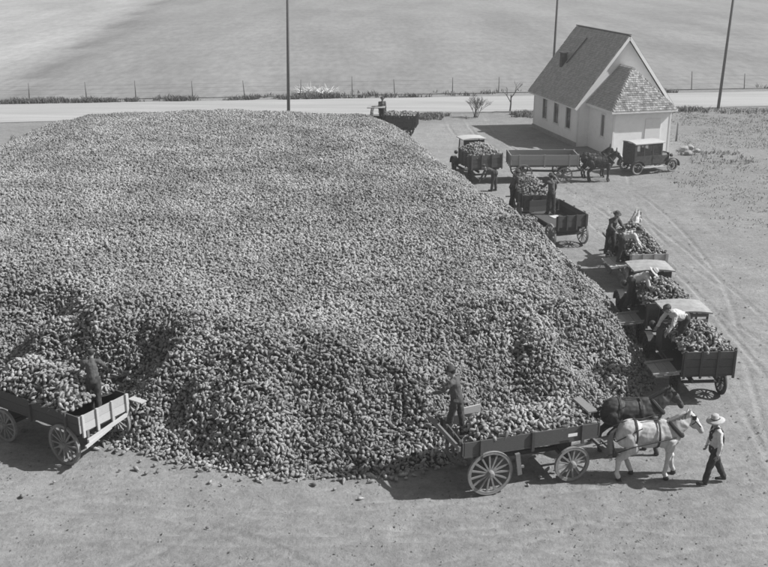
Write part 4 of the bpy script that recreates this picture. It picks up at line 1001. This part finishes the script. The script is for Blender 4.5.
g=ground_at(315,95); brush(g.x,g.y+.4,'small whitish heap of brush beyond the road left of centre')
def stone(x,y,r,label):
    b=bmesh.new(); bmesh.ops.create_icosphere(b,subdivisions=2,radius=r); rr=random.Random(int(x*97))
    for v in b.verts: v.co *= 1+rr.uniform(-.15,.15); v.co.z*=.7
    me=bpy.data.meshes.new('field_stone'); b.to_mesh(me); b.free(); me.materials.append(STONE); o=put('field_stone',me,None,(x,y,r*.45)); tag(o,label,'stone','stones at the corner of the church')
for k,(u,v,r) in enumerate(((684,151,.3),(690,149,.24),(688,155,.26),(697,152,.2))):
    g=ground_at(u,v); stone(g.x,g.y,r,('largest pale stone at the right corner of the church','pale stone behind the largest stone by the church','pale stone in front of the largest stone by the church','small pale stone lying farthest right of the church corner')[k])

# trampled leaves, root tails and clods on the trodden earth round the pile
def litter(n, fx, label, m, smin, smax, seed):
    r=random.Random(seed); vs=[];fs=[]
    for k in range(n):
        x,y=fx(r); a=r.uniform(0,6.28); l=r.uniform(smin,smax); w=l*r.uniform(.25,.8); h=l*r.uniform(.15,.5); c,sn=math.cos(a),math.sin(a); i=len(vs)
        for px,py,pz in ((-l,0,0),(0,-w,0),(l,0,0),(0,w,0),(l*.2*r.uniform(-1,1),w*.2,h)): vs.append((x+px*c-py*sn,y+px*sn+py*c,pz-.004))
        fs += [(i,i+1,i+4),(i+1,i+2,i+4),(i+2,i+3,i+4),(i+3,i,i+4)]
    me=bpy.data.meshes.new('ground_litter'); me.from_pydata(vs,[],fs); me.materials.append(m); o=put('ground_litter',me); tag(o,label,'litter',kind='stuff')
CLOD = mat('earth clods', .16, .3, 9, .95, island=.6)
litter(2600, lambda r:(r.uniform(-12,13), 15+r.random()**.8*8.0), 'small clods and leaf scraps on the earth in front of the pile', CLOD, .008, .04, 5)
litter(1300, lambda r:(9.5+r.random()**1.5*12, r.uniform(20,58)), 'small clods and leaf scraps on the open yard right of the trucks', CLOD, .012, .06, 6)

# the dusty autumn air over the yard
hz_ = MB().box((-3300,-900,-1.5),(3300,4400,14.0)).build('haze', None)
hm = bpy.data.materials.new('dusty air'); hm.use_nodes = True; hm.node_tree.nodes.clear()
ho = hm.node_tree.nodes.new('ShaderNodeOutputMaterial'); hv = hm.node_tree.nodes.new('ShaderNodeVolumePrincipled')
hv.inputs['Color'].default_value = (.92,.92,.92,1); hv.inputs['Density'].default_value = .0011; hv.inputs['Anisotropy'].default_value = .2
hm.node_tree.links.new(hv.outputs[0], ho.inputs['Volume']); hz_.data.materials.append(hm)
tag(hz_, 'thin dusty air over the whole yard and field', 'haze', kind='stuff')
